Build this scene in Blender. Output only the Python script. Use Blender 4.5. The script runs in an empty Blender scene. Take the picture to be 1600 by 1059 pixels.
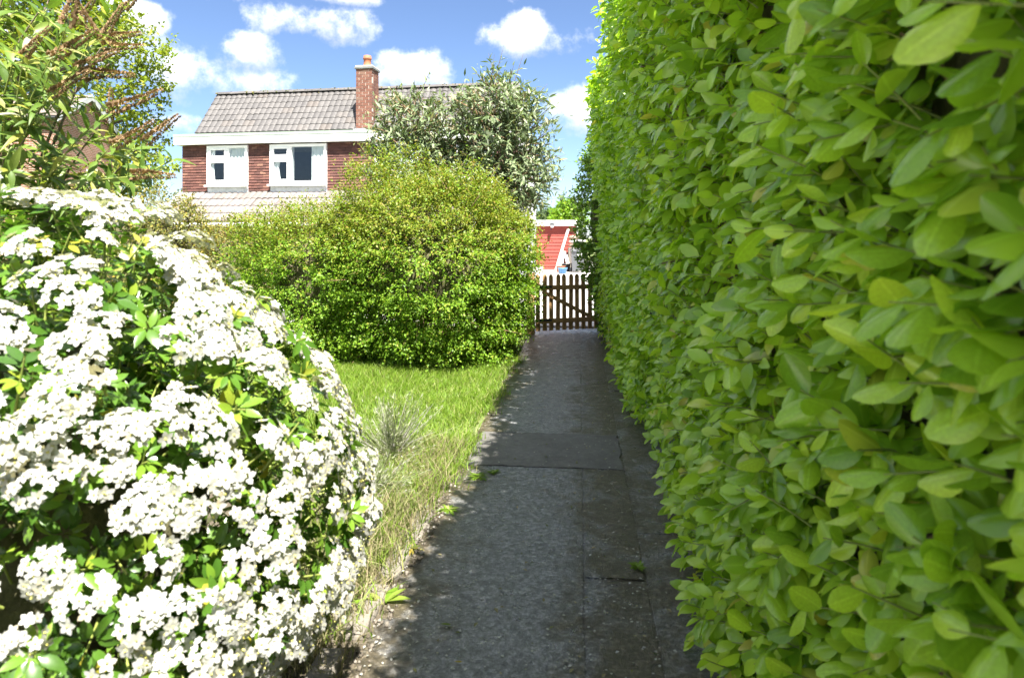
import bpy, math, random
import numpy as np
from mathutils import Vector, Matrix

R = math.radians
rng = np.random.default_rng(7)
random.seed(7)
scene = bpy.context.scene
COL = scene.collection

# ------------------------------------------------------------------ camera
FPX = 1067.0                      # focal length in photo pixels (1600 wide)
CAMH = 1.55
HOR = 370.0                       # horizon row in the photo
YAW = math.atan(105 / FPX)        # the path (world +Y) vanishes right of the picture centre
cam_d = bpy.data.cameras.new('camera')
cam = bpy.data.objects.new('camera', cam_d)
COL.objects.link(cam)
cam.location = (0, 0, CAMH)
cam.rotation_euler = (R(90), 0, YAW)
cam_d.sensor_width = 36
cam_d.lens = 36 * FPX / 1600
cam_d.shift_y = -(529.5 - HOR) / 1600
cam_d.clip_start = 0.05
cam_d.clip_end = 2000
cam_d.dof.use_dof = True
cam_d.dof.focus_distance = 8.0
cam_d.dof.aperture_fstop = 4.8
scene.camera = cam
scene.cycles.max_bounces = 14
scene.cycles.diffuse_bounces = 6

CT, ST = math.cos(YAW), math.sin(YAW)
def CW(r, d, z=0.0):              # camera-plan coordinates (right, depth) -> world
    return Vector((r * CT - d * ST, r * ST + d * CT, z))
def PX(px, d, z=0.0):             # a picture column at a depth -> world
    return CW((px - 800) / FPX * d, d, z)
def ZP(py, d):                    # height seen at picture row py at depth d
    return CAMH + (HOR - py) / FPX * d

# ------------------------------------------------------------------ sun and sky
SUN_EL = R(58)
SUN_AZ = math.atan2(0.46, -0.89)  # angle from +Y towards +X: from behind, to the right
SUN_DIR = Vector((math.sin(SUN_AZ) * math.cos(SUN_EL), math.cos(SUN_AZ) * math.cos(SUN_EL), math.sin(SUN_EL)))
sun_d = bpy.data.lights.new('sun', 'SUN')
sun_d.energy = 2.0
sun_d.angle = R(0.53)
sun_d.color = (1.0, 0.95, 0.86)
sun = bpy.data.objects.new('sun', sun_d)
COL.objects.link(sun)
sun.location = (6, -8, 14)
sun.rotation_euler = (-SUN_DIR).to_track_quat('-Z', 'Y').to_euler()

scene.view_settings.view_transform = 'Standard'
scene.view_settings.look = 'None'
scene.view_settings.gamma = 1
scene.view_settings.use_curve_mapping = False
scene.view_settings.exposure = 3.6
SKY_STRENGTH = 0.05

world = bpy.data.worlds.new('World')
scene.world = world
world.use_nodes = True
def build_world():
    nt = world.node_tree; N = nt.nodes; L = nt.links
    N.clear()
    out = N.new('ShaderNodeOutputWorld'); bg = N.new('ShaderNodeBackground')
    bg.inputs['Strength'].default_value = SKY_STRENGTH
    L.new(bg.outputs[0], out.inputs[0])
    sky = N.new('ShaderNodeTexSky'); sky.sky_type = 'NISHITA'; sky.sun_disc = False
    sky.sun_elevation = SUN_EL; sky.sun_rotation = SUN_AZ
    sky.air_density = 0.8; sky.dust_density = 0.4; sky.ozone_density = 3.0
    tc = N.new('ShaderNodeTexCoord')
    def math_(op, a, b=None, c=None, clamp=False):
        n = N.new('ShaderNodeMath'); n.operation = op; n.use_clamp = clamp
        for i, v in enumerate((a, b, c)):
            if v is None: continue
            if isinstance(v, (int, float)): n.inputs[i].default_value = v
            else: L.new(v, n.inputs[i])
        return n.outputs[0]
    sep = N.new('ShaderNodeSeparateXYZ'); L.new(tc.outputs['Generated'], sep.inputs[0])
    az = math_('ARCTAN2', sep.outputs[0], sep.outputs[1])
    el = math_('ARCSINE', sep.outputs[2])
    nz = N.new('ShaderNodeTexNoise'); nz.inputs['Scale'].default_value = 10; nz.inputs['Detail'].default_value = 10; nz.inputs['Roughness'].default_value = 0.64
    L.new(tc.outputs['Generated'], nz.inputs['Vector'])
    wob = math_('MULTIPLY', math_('SUBTRACT', nz.outputs['Fac'], 0.5), 5.2)
    # single cumulus clouds: azimuth, elevation, half width, half height
    def ang(px, py):
        a = math.atan((px - 800) / FPX)
        return a - YAW, math.atan((HOR - py) / FPX * math.cos(a))
    blobs = []
    for px, py, w, h in ((495, 35, 100, 34), (842, 62, 84, 36), (325, 118, 125, 48), (392, 82, 60, 30), (640, 112, 66, 36), (205, 28, 50, 26),
                         (905, 172, 60, 42), (520, -6, 80, 16), (280, 195, 60, 20), (120, 60, 90, 50), (1050, 90, 80, 60), (690, -60, 160, 50), (250, -90, 180, 60)):
        a, e = ang(px, py); blobs.append((a, e, w / FPX, h / FPX))
    dens = None; low = None
    for a, e, w, h in blobs:
        u = math_('DIVIDE', math_('SUBTRACT', az, a), w)
        v = math_('DIVIDE', math_('SUBTRACT', el, e), h)
        d2 = math_('MULTIPLY_ADD', u, u, math_('MULTIPLY', v, v))
        b = math_('SUBTRACT', 1.0, d2)
        dens = b if dens is None else math_('MAXIMUM', dens, b)
        lo = math_('MULTIPLY', math_('SUBTRACT', 0.3, v), math_('MULTIPLY', math_('ADD', b, 0.6, clamp=True), 1.0))
        low = lo if low is None else math_('MAXIMUM', low, lo)
    # broken cumulus over the unseen sky, cover raised to brighten the shade below
    n2 = N.new('ShaderNodeTexNoise'); n2.inputs['Scale'].default_value = 3.2; n2.inputs['Detail'].default_value = 3
    mp = N.new('ShaderNodeMapping'); mp.inputs['Scale'].default_value = (1, 1, 1.8); L.new(tc.outputs['Generated'], mp.inputs[0]); L.new(mp.outputs[0], n2.inputs['Vector'])
    gen = math_('SUBTRACT', math_('MULTIPLY', math_('SUBTRACT', n2.outputs['Fac'], 0.43), 9.0), 0.3)
    inview = math_('MULTIPLY', math_('LESS_THAN', math_('ABSOLUTE', math_('ADD', az, YAW)), 0.8), math_('LESS_THAN', el, 0.42))
    dens = math_('MAXIMUM', dens, math_('SUBTRACT', gen, math_('MULTIPLY', inview, 20)))
    cov = math_('ADD', dens, wob)
    mr = N.new('ShaderNodeMapRange'); mr.interpolation_type = 'SMOOTHSTEP'
    mr.inputs[1].default_value = -0.1; mr.inputs[2].default_value = 1.25; mr.inputs[3].default_value = 0; mr.inputs[4].default_value = 0.85
    L.new(cov, mr.inputs[0])
    # cloud shading put into the colour: bright tops, greyer bases
    shade = N.new('ShaderNodeMix'); shade.data_type = 'RGBA'
    shade.inputs[6].default_value = (3.9, 3.86, 3.8, 1); shade.inputs[7].default_value = (1.5, 1.55, 1.68, 1)
    L.new(math_('MULTIPLY', low, 0.85, clamp=True), shade.inputs[0])
    mix = N.new('ShaderNodeMix'); mix.data_type = 'RGBA'
    L.new(mr.outputs[0], mix.inputs[0]); tint = N.new('ShaderNodeMix'); tint.data_type = 'RGBA'; tint.blend_type = 'MULTIPLY'; tint.inputs[0].default_value = 1; tint.inputs[7].default_value = (.34, .345, .37, 1); L.new(sky.outputs[0], tint.inputs[6]); L.new(tint.outputs[2], mix.inputs[6]); L.new(shade.outputs[2], mix.inputs[7])
    L.new(mix.outputs[2], bg.inputs['Color'])
build_world()

# ------------------------------------------------------------------ materials
MATS = {}
class NT:
    def __init__(s, name):
        m = bpy.data.materials.new(name); m.use_nodes = True
        s.m = m; s.N = m.node_tree.nodes; s.L = m.node_tree.links
        s.N.clear()
        s.out = s.N.new('ShaderNodeOutputMaterial')
        s.p = s.N.new('ShaderNodeBsdfPrincipled')
        s.L.new(s.p.outputs[0], s.out.inputs[0])
        MATS[name] = m
    def new(s, t, **kw):
        n = s.N.new(t)
        for k, v in kw.items(): setattr(n, k, v)
        return n
    def link(s, a, b): s.L.new(a, b)
    def noise(s, scale, detail=4, rough=.55, coord='Object', stretch=None):
        tc = s.new('ShaderNodeTexCoord'); n = s.new('ShaderNodeTexNoise')
        n.inputs['Scale'].default_value = scale; n.inputs['Detail'].default_value = detail; n.inputs['Roughness'].default_value = rough
        if stretch:
            mp = s.new('ShaderNodeMapping'); mp.inputs['Scale'].default_value = stretch
            s.link(tc.outputs[coord], mp.inputs[0]); s.link(mp.outputs[0], n.inputs['Vector'])
        else: s.link(tc.outputs[coord], n.inputs['Vector'])
        return n.outputs['Fac']
    def ramp(s, fac, stops):
        r = s.new('ShaderNodeValToRGB'); e = r.color_ramp.elements
        while len(e) < len(stops): e.new(0.5)
        for el, (pos, c) in zip(e, stops):
            el.position = pos; el.color = (c[0], c[1], c[2], 1)
        s.link(fac, r.inputs[0]); return r.outputs[0]
    def mix(s, fac, a, b, mode='MIX'):
        n = s.new('ShaderNodeMix', data_type='RGBA', blend_type=mode)
        for sock, v in ((n.inputs[0], fac), (n.inputs[6], a), (n.inputs[7], b)):
            if isinstance(v, (int, float)): sock.default_value = v
            elif isinstance(v, tuple): sock.default_value = (v[0], v[1], v[2], 1)
            else: s.link(v, sock)
        return n.outputs[2]
    def math(s, op, a, b=0.0, clamp=False):
        n = s.new('ShaderNodeMath', operation=op, use_clamp=clamp)
        for i, v in enumerate((a, b)):
            if isinstance(v, (int, float)): n.inputs[i].default_value = v
            else: s.link(v, n.inputs[i])
        return n.outputs[0]
    def bump(s, h, strength=.3, dist=.01):
        b = s.new('ShaderNodeBump'); b.inputs['Strength'].default_value = strength; b.inputs['Distance'].default_value = dist
        s.link(h, b.inputs['Height']); s.link(b.outputs[0], s.p.inputs['Normal'])
    def base(s, c):
        if isinstance(c, tuple): s.p.inputs['Base Color'].default_value = (c[0], c[1], c[2], 1)
        else: s.link(c, s.p.inputs['Base Color'])
    def rough(s, r): s.p.inputs['Roughness'].default_value = r
    def spec(s, v): s.p.inputs['Specular IOR Level'].default_value = v
    def rnd(s):                    # one random number for each leaf, tile or brick
        at = s.new('ShaderNodeAttribute', attribute_name='rnd'); oi = s.new('ShaderNodeObjectInfo')
        return s.math('FRACT', s.math('ADD', at.outputs['Fac'], oi.outputs['Random']))

def plain(name, c, rough=.6, scale=8, var=.25, bump=0.0, metallic=0.0, stretch=None):
    t = NT(name); f = t.noise(scale, 6, .6, stretch=stretch)
    lo = tuple(x * (1 - var) for x in c); hi = tuple(min(1, x * (1 + var)) for x in c)
    t.base(t.ramp(f, [(.25, lo), (.75, hi)])); t.rough(rough); t.p.inputs['Metallic'].default_value = metallic
    if bump: t.bump(t.noise(scale * 6, 5), bump)
    return t.m

def leafmat(name, stops, trans=.4, tcol=1.35, rough=.4, spec=.5):
    t = NT(name); c = t.ramp(t.rnd(), stops)
    n = t.noise(14, 3)
    c = t.mix(1.0, c, t.ramp(n, [(.2, (.8, .8, .8)), (.8, (1.12, 1.12, 1.12))]), 'MULTIPLY')
    rb = t.new('ShaderNodeAttribute', attribute_name='rib')
    c = t.mix(t.math('MULTIPLY', t.math('SUBTRACT', rb.outputs['Fac'], .86, True), 3.2, True), c, t.mix(1.0, c, (1.5, 1.4, 1.9), 'MULTIPLY'))
    if name == 'hedge_leaf': c = t.mix(t.math('MULTIPLY', t.math('GREATER_THAN', t.noise(34, 5, .7), .70), .55), c, (.20, .15, .04))
    t.base(c); t.rough(rough); t.spec(spec)
    tr = t.new('ShaderNodeBsdfTranslucent')
    t.link(t.mix(1.0, c, (tcol, tcol * 1.05, tcol * .5), 'MULTIPLY'), tr.inputs['Color'])
    mx = t.new('ShaderNodeMixShader'); mx.inputs[0].default_value = trans
    t.link(t.p.outputs[0], mx.inputs[1]); t.link(tr.outputs[0], mx.inputs[2]); t.link(mx.outputs[0], t.out.inputs[0])
    return t.m

leafmat('hedge_leaf', [(0, (0.18, 0.329, 0.0233)), (.25, (0.286, 0.477, 0.0318)), (.7, (0.403, 0.604, 0.0403)), (.95, (0.488, 0.647, 0.053)), (1, (0.551, 0.509, 0.0848))], .42, 1.2, .26, .7)
leafmat('shaded_leaf', [(0, (0.0966, 0.193, 0.0206)), (.6, (0.166, 0.304, 0.0304)), (1, (0.248, 0.386, 0.0414))], .25, 1.3, .38, .4)  # shade of the hedge end painted in as a darker leaf colour
leafmat('blossom_leaf', [(0, (0.038, 0.095, 0.0114)), (.5, (0.076, 0.162, 0.019)), (.8, (0.133, 0.237, 0.0238)), (.95, (0.19, 0.266, 0.0285)), (1, (0.342, 0.285, 0.038))], .3, 1.4, .25, .6)
leafmat('shrub_leaf', [(0, (0.0857, 0.171, 0.0121)), (.5, (0.141, 0.262, 0.0171)), (.85, (0.192, 0.312, 0.0221)), (1, (0.242, 0.252, 0.0353))], .4, 1.4, .5, .3)
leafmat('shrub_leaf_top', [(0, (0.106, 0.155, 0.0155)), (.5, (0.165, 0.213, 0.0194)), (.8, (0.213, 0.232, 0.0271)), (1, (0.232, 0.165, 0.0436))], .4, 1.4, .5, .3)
leafmat('grey_leaf', [(0, (0.0765, 0.117, 0.045)), (.4, (0.131, 0.18, 0.081)), (.75, (0.194, 0.243, 0.126)), (.95, (0.279, 0.315, 0.216)), (1, (0.27, 0.225, 0.108))], .25, 1.2, .5, .35)
leafmat('butterfly_leaf', [(0, (0.065, 0.123, 0.0181)), (.45, (0.116, 0.188, 0.0289)), (.75, (0.188, 0.239, 0.0433)), (.9, (0.26, 0.26, 0.0433)), (1, (0.326, 0.332, 0.239))], .38, 1.4, .45, .4)
leafmat('tree_leaf', [(0, (0.0888, 0.138, 0.0113)), (.5, (0.145, 0.201, 0.0162)), (.85, (0.201, 0.242, 0.0202)), (1, (0.242, 0.234, 0.0323))], .35, 1.4, .5, .3)
leafmat('gold_leaf', [(0, (0.08, 0.104, 0.024)), (.5, (0.144, 0.16, 0.04)), (.75, (0.24, 0.224, 0.072)), (1, (0.384, 0.288, 0.032))], .35, 1.3, .5, .3)
leafmat('conifer_leaf', [(0, (.03, .06, .02)), (1, (.09, .14, .04))], .15, 1.2, .6, .2)
leafmat('grass_blade', [(0, (0.104, 0.192, 0.016)), (.6, (0.176, 0.288, 0.024)), (.9, (0.208, 0.272, 0.048)), (1, (0.336, 0.304, 0.144))], .4, 1.3, .5, .3)
leafmat('dry_blade', [(0, (0.112, 0.136, 0.04)), (.4, (0.176, 0.176, 0.08)), (.7, (0.256, 0.216, 0.12)), (1, (0.368, 0.32, 0.208))], .25, 1.1, .7, .2)
leafmat('lavender_stem', [(0, (0.143, 0.203, 0.0594)), (.4, (0.225, 0.273, 0.119)), (.75, (0.321, 0.333, 0.225)), (1, (0.404, 0.38, 0.38))], .2, 1.1, .7, .2)
leafmat('seed_spike', [(0, (0.16, 0.101, 0.0531)), (.6, (0.255, 0.165, 0.0904)), (1, (0.361, 0.25, 0.149))], .15, 1.1, .8, .1)
leafmat('petal', [(0, (0.376, 0.376, 0.347)), (.9, (0.462, 0.462, 0.44)), (1, (0.419, 0.361, 0.246))], .3, 1.0, .5, .3)
plain('flower_eye', (.55, .52, .12), .6)
plain('twig', (.16, .10, .05), .8, 20, .4)
plain('green_twig', (.20, .24, .05), .6, 20, .3)
plain('bark', (.14, .11, .08), .9, 9, .4, .6)
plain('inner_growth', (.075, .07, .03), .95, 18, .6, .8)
plain('white_paint', (.80, .80, .79), .45, 3, .04)
plain('white_plastic', (.82, .82, .82), .3, 3, .03)
plain('lead_green', (.25, .30, .26), .6, 5, .2)
plain('lead_flashing', (.62, .63, .65), .6, 9, .25, .3)
plain('felt', (.12, .13, .13), .8)
plain('mortar', (.42, .38, .33), .95, 30, .2, .4)
plain('dark_void', (.03, .03, .032), .8)
plain('curtain', (.8, .8, .8), .9, 30, .08)
plain('gate_wood', (.36, .21, .09), .75, 6, .4, .5, stretch=(14, 14, 1))
plain('clay_pot', (.28, .10, .05), .8, 10, .3, .3)
plain('bin_plastic', (.075, .08, .09), .45, 4, .08)
plain('rubber', (.02, .02, .02), .8)
plain('timber_white', (.5, .49, .47), .6, 5, .1)
plain('render_grey', (.40, .41, .42), .8, 4, .15)
plain('sticker', (.85, .85, .85), .5, 4, .02)
plain('ink', (.03, .03, .03), .6)
plain('blue_plastic', (.08, .22, .45), .4)
plain('tub_black', (.03, .032, .035), .5)
plain('sack', (.3, .22, .16), .8, 8, .3)
plain('galvanised', (.5, .5, .52), .4, 6, .1, 0, .8)

def tilemat(name, stops, rough=.75, lich=None):
    t = NT(name); c = t.ramp(t.rnd(), stops)
    c = t.mix(1.0, c, t.ramp(t.noise(3.2, 7, .7), [(.25, (.72, .72, .72)), (.75, (1.2, 1.2, 1.2))]), 'MULTIPLY')
    if lich: c = t.mix(t.math('MULTIPLY', t.math('GREATER_THAN', t.noise(38, 4), .66), .6), c, lich)
    t.base(c); t.rough(rough); t.bump(t.noise(60, 4), .25, .004); return t.m
tilemat('roof_tile', [(0, (0.0577, 0.0542, 0.0549)), (.5, (0.0718, 0.0676, 0.0676)), (.85, (0.0845, 0.0788, 0.0774)), (1, (0.0739, 0.0634, 0.0577))], .7, (.22, .21, .19))
tilemat('pale_roof_tile', [(0, (0.123, 0.105, 0.0978)), (.5, (0.145, 0.127, 0.119)), (1, (0.173, 0.151, 0.145))], .6)
tilemat('far_roof_tile', [(0, (0.128, 0.105, 0.09)), (1, (0.195, 0.158, 0.128))], .8, (.33, .3, .25))
tilemat('hung_tile', [(0, (0.0697, 0.0262, 0.0197)), (.6, (0.0984, 0.0361, 0.0271)), (.92, (0.123, 0.0492, 0.0353)), (1, (0.172, 0.0861, 0.0574))], .7)
tilemat('brick', [(0, (0.0984, 0.0369, 0.0246)), (.5, (0.135, 0.0533, 0.0344)), (.85, (0.164, 0.0722, 0.0476)), (1, (0.139, 0.0902, 0.0656))], .85)

def m_redboard():
    t = NT('red_board'); f = t.noise(5, 6, .6, stretch=(1, 1, 6))
    t.base(t.ramp(f, [(.2, (.2, .026, .017)), (.8, (.25, .04, .027))])); t.rough(.6); return t.m
m_redboard()

def m_brickwall():
    t = NT('far_brick'); tc = t.new('ShaderNodeTexCoord'); b = t.new('ShaderNodeTexBrick')
    sp = t.new('ShaderNodeSeparateXYZ'); cb = t.new('ShaderNodeCombineXYZ'); t.link(tc.outputs['Object'], sp.inputs[0])
    t.link(t.math('ADD', sp.outputs[0], sp.outputs[1]), cb.inputs[0]); t.link(sp.outputs[2], cb.inputs[1]); t.link(cb.outputs[0], b.inputs['Vector'])
    b.inputs['Color1'].default_value = (.17, .068, .042, 1); b.inputs['Color2'].default_value = (.22, .095, .06, 1); b.inputs['Mortar'].default_value = (.36, .3, .25, 1)
    b.inputs['Scale'].default_value = 1; b.inputs['Brick Width'].default_value = .225; b.inputs['Row Height'].default_value = .075; b.inputs['Mortar Size'].default_value = .008
    t.base(t.mix(1.0, b.outputs[0], t.ramp(t.noise(2, 5), [(.2, (.8, .8, .8)), (.8, (1.15, 1.15, 1.15))]), 'MULTIPLY')); t.rough(.9); return t.m
m_brickwall()

def m_glass():
    t = NT('window_glass'); t.base((.02, .022, .025)); t.rough(.03); t.spec(.8)
    gl = t.new('ShaderNodeBsdfTransparent'); gl.inputs[0].default_value = (.85, .88, .88, 1)
    mx = t.new('ShaderNodeMixShader'); lw = t.new('ShaderNodeLayerWeight'); fr = t.math('ADD', t.math('MULTIPLY', t.math('POWER', lw.outputs['Facing'], 4.0), .6), .045)
    gs = t.new('ShaderNodeBsdfGlossy'); gs.inputs['Roughness'].default_value = .02
    t.link(fr, mx.inputs[0]); t.link(gl.outputs[0], mx.inputs[1]); t.link(gs.outputs[0], mx.inputs[2])
    t.link(mx.outputs[0], t.out.inputs[0]); return t.m
m_glass()

def m_path():
    # weathered concrete: paler worn middle, dark moss at the edges and joints, grit
    t = NT('path_concrete'); tc = t.new('ShaderNodeTexCoord'); sep = t.new('ShaderNodeSeparateXYZ'); t.link(tc.outputs['Object'], sep.inputs[0])
    n1 = t.noise(2.6, 8, .68); n2 = t.noise(42, 6, .75); n3 = t.noise(11, 7, .7)
    # worn track lies along the middle of the wide slabs
    dx = t.math('ABSOLUTE', t.math('ADD', sep.outputs[0], .33))
    edge = t.math('MULTIPLY', t.math('MINIMUM', t.math('SUBTRACT', dx, .2), .36), 2.2)
    right = t.math('SUBTRACT', t.math('MULTIPLY', t.math('GREATER_THAN', t.math('ADD', sep.outputs[0], t.math('MULTIPLY', n1, .08)), .06), -.12), t.math('MULTIPLY', t.math('GREATER_THAN', sep.outputs[0], .3), .25))
    m = t.math('ADD', t.math('ADD', edge, right), t.math('MULTIPLY', t.math('SUBTRACT', n1, .5), 2.2))
    m = t.math('ADD', m, t.math('MULTIPLY', t.math('SUBTRACT', n3, .5), 1.6))
    moss = t.new('ShaderNodeMapRange', interpolation_type='SMOOTHSTEP'); moss.inputs[1].default_value = -.15; moss.inputs[2].default_value = .6
    t.link(m, moss.inputs[0])
    conc = t.ramp(n2, [(.34, (.055, .057, .062)), (.5, (.14, .144, .152)), (.66, (.33, .335, .345))])
    mossc = t.ramp(n2, [(.34, (.022, .018, .010)), (.52, (.055, .045, .026)), (.72, (.2, .17, .12))])
    t.base(t.mix(moss.outputs[0], conc, mossc)); t.link(t.ramp(n3, [(.3, (.2,) * 3), (.7, (.5,) * 3)]), t.p.inputs['Roughness']); t.spec(.55)
    t.bump(t.math('ADD', n2, t.math('MULTIPLY', n3, .7)), .8, .014); return t.m
m_path()
def m_patch():
    t = NT('patch_concrete'); n = t.noise(30, 6, .7); n1 = t.noise(3, 5)
    t.base(t.mix(1.0, t.ramp(n, [(.3, (.06, .058, .055)), (.7, (.135, .13, .122))]), t.ramp(n1, [(.3, (.6, .58, .55)), (.7, (1.25, 1.25, 1.25))]), 'MULTIPLY'))
    t.rough(.6); t.bump(n, .35, .004); return t.m
m_patch()
def m_soil():
    t = NT('soil'); n = t.noise(5, 8, .7); n2 = t.noise(60, 5, .7)
    t.base(t.mix(n2, t.ramp(n, [(.3, (.05, .04, .024)), (.7, (.10, .08, .052))]), t.ramp(n2, [(.4, (.06, .048, .03)), (.7, (.17, .145, .105))])))
    t.rough(.95); t.bump(n2, .8, .02); return t.m
m_soil()
def m_lawn():
    t = NT('lawn'); n = t.noise(2.2, 7, .65); n2 = t.noise(70, 4)
    t.base(t.mix(n2, t.ramp(n, [(.3, (.06, .10, .018)), (.7, (.12, .17, .03))]), (.13, .15, .05))); t.rough(.95); t.bump(n2, .8, .03); return t.m
m_lawn()
def m_yard():
    t = NT('yard_concrete'); n = t.noise(.7, 8, .65); n2 = t.noise(45, 5)
    t.base(t.mix(.3, t.ramp(n, [(.3, (.36, .34, .31)), (.7, (.5, .48, .45))]), t.ramp(n2, [(.3, (.3, .29, .27)), (.7, (.55, .53, .5))]))); t.rough(.9); t.bump(n2, .3, .01); return t.m
m_yard()
def m_stone():
    t = NT('edging_stone'); n = t.noise(7, 8, .7); n2 = t.noise(50, 4)
    t.base(t.mix(n2, t.ramp(n, [(.3, (.09, .08, .062)), (.7, (.2, .18, .15))]), (.14, .125, .105))); t.rough(.9); t.bump(n2, .7, .01); return t.m
m_stone()
tilemat('pebble', [(0, (0.054, 0.045, 0.0315)), (.5, (0.117, 0.099, 0.0768)), (.85, (0.18, 0.162, 0.135)), (1, (0.27, 0.261, 0.243))], .8)

# ------------------------------------------------------------------ mesh helpers
def link(o, parent=None):
    COL.objects.link(o)
    if parent is not None: o.parent = parent
    return o
def tag(o, label=None, cat=None, group=None, kind=None):
    if label: o['label'] = label
    if cat: o['category'] = cat
    if group: o['group'] = group
    if kind: o['kind'] = kind
    return o
def empty(name, loc, rz=0.0):
    o = bpy.data.objects.new(name, None); o.location = loc; o.rotation_euler = (0, 0, rz); o.empty_display_size = .2
    return link(o)
def mesh_np(name, V, F, mat, rnd=None, smooth=True, rib=None):
    me = bpy.data.meshes.new(name)
    V = np.asarray(V, np.float32); F = np.asarray(F, np.int32)
    k = F.shape[1]
    me.vertices.add(len(V)); me.vertices.foreach_set('co', V.ravel())
    me.loops.add(F.size); me.loops.foreach_set('vertex_index', F.ravel())
    me.polygons.add(len(F)); me.polygons.foreach_set('loop_start', np.arange(0, F.size, k, dtype=np.int32))
    me.polygons.foreach_set('use_smooth', np.full(len(F), smooth))
    if rnd is not None:
        a = me.attributes.new('rnd', 'FLOAT', 'FACE'); a.data.foreach_set('value', np.asarray(rnd, np.float32))
    if rib is not None:
        a = me.attributes.new('rib', 'FLOAT', 'POINT'); a.data.foreach_set('value', np.asarray(rib, np.float32))
    me.update(); me.validate()
    me.materials.append(MATS[mat] if isinstance(mat, str) else mat)
    return me
def obj(name, me, parent=None, loc=None):
    o = bpy.data.objects.new(name, me)
    if loc is not None: o.location = loc
    return link(o, parent)

class MB:                          # collects quads, then one mesh
    def __init__(s): s.V = []; s.F = []; s.R = []; s.n = 0
    def add(s, V, F, rnd=0.0):
        V = np.asarray(V, float); F = np.asarray(F, int)
        s.V.append(V); s.F.append(F + s.n); s.R.append(np.full(len(F), rnd)); s.n += len(V); return s
    BF = np.array([(0, 3, 2, 1), (4, 5, 6, 7), (0, 1, 5, 4), (1, 2, 6, 5), (2, 3, 7, 6), (3, 0, 4, 7)])
    def box(s, x0, x1, y0, y1, z0, z1, rnd=0.0, M=None):
        V = np.array([(x0, y0, z0), (x1, y0, z0), (x1, y1, z0), (x0, y1, z0), (x0, y0, z1), (x1, y0, z1), (x1, y1, z1), (x0, y1, z1)], float)
        if M is not None: V = np.array([M @ Vector(v) for v in V])
        return s.add(V, s.BF, rnd)
    def hexa(s, V8, rnd=0.0): return s.add(V8, s.BF, rnd)
    def tube(s, pts, rad, n=5, rnd=0.0):
        pts = [Vector(p) for p in pts]; m = len(pts)
        rad = [rad] * m if isinstance(rad, (int, float)) else rad
        V = []
        for i, p in enumerate(pts):
            t = (pts[min(i + 1, m - 1)] - pts[max(i - 1, 0)]).normalized()
            a = t.orthogonal().normalized() if abs(t.z) > .99 else t.cross(Vector((0, 0, 1))).normalized()
            b = t.cross(a)
            for j in range(n):
                w = 2 * math.pi * j / n
                V.append(p + (a * math.cos(w) + b * math.sin(w)) * rad[i])
        F = [(i * n + j, i * n + (j + 1) % n, (i + 1) * n + (j + 1) % n, (i + 1) * n + j) for i in range(m - 1) for j in range(n)]
        return s.add(np.array([tuple(v) for v in V]), F, rnd)
    def lathe(s, prof, c=(0, 0, 0), n=16, rnd=0.0):
        V = [(c[0] + r * math.cos(2 * math.pi * j / n), c[1] + r * math.sin(2 * math.pi * j / n), c[2] + z) for r, z in prof for j in range(n)]
        F = [(i * n + j, i * n + (j + 1) % n, (i + 1) * n + (j + 1) % n, (i + 1) * n + j) for i in range(len(prof) - 1) for j in range(n)]
        return s.add(V, F, rnd)
    def mesh(s, name, mat, smooth=False, base=None):
        V = np.concatenate(s.V)
        if base is not None: V = V - np.array(base)
        return mesh_np(name, V, np.concatenate(s.F), mat, np.concatenate(s.R), smooth)
    def build(s, name, mat, parent=None, smooth=False, base=None, loc=None):
        return obj(name, s.mesh(name, mat, smooth, base), parent, loc)

def bevel(o, w=.004, seg=2):
    m = o.modifiers.new('bevel', 'BEVEL'); m.width = w; m.segments = seg; m.limit_method = 'ANGLE'; return o

def leaf_tpl(rows, cols, width, droop=.2, fold=.12, shape='ovate', curl=0.0):
    """unit leaf along +Y, normal +Z; quads only"""
    ts = np.linspace(0, 1, rows + 1)
    if shape == 'ovate': w = np.sin(np.pi * np.clip(ts, 0, 1) ** .85) ** .75
    elif shape == 'lance': w = np.sin(np.pi * ts ** .7) ** 1.0
    elif shape == 'blunt': w = np.sin(np.pi * np.clip(ts, 0, 1) ** 1.05) ** .58
    else: w = np.sin(np.pi * ts) ** .6
    w[0] = .06; w[-1] = .22 if shape == 'blunt' else .05
    V = []
    for t, ww in zip(ts, w):
        for j in range(cols + 1):
            u = -1 + 2 * j / cols
            V.append((u * ww * width / 2, t, -droop * t * t + fold * abs(u) * ww * width - curl * (u * ww) ** 2 * width))
    F = [(i * (cols + 1) + j, i * (cols + 1) + j + 1, (i + 1) * (cols + 1) + j + 1, (i + 1) * (cols + 1) + j) for i in range(rows) for j in range(cols)]
    return np.array(V), np.array(F)

def ribs(t):                       # 1 on the midrib of a leaf template, 0 at its edge
    y = t[0]; r = np.zeros(len(y)); rows = {}
    for i, v in enumerate(y): rows.setdefault(round(v[1], 5), []).append(i)
    for ii in rows.values():
        m = max(abs(y[i][0]) for i in ii) or 1
        for i in ii: r[i] = 1 - abs(y[i][0]) / m
    return r
def nrm(a): return a / np.maximum(np.linalg.norm(a, axis=-1, keepdims=True), 1e-9)
def frames(axis, normal):
    y = nrm(axis); x = nrm(np.cross(y, normal)); z = np.cross(x, y)
    return np.stack([x, y, z], axis=-1)           # columns
def scatter(tpl, pos, M, size):
    V, F = tpl; k = len(pos)
    size = np.asarray(size, float)
    if size.ndim == 1: size = np.repeat(size[:, None], 3, 1)
    P = np.einsum('kij,kvj->kvi', M, V[None] * size[:, None, :]) + pos[:, None, :]
    FF = F[None] + (np.arange(k) * len(V))[:, None, None]
    return P.reshape(-1, 3), FF.reshape(-1, F.shape[1])
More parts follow.
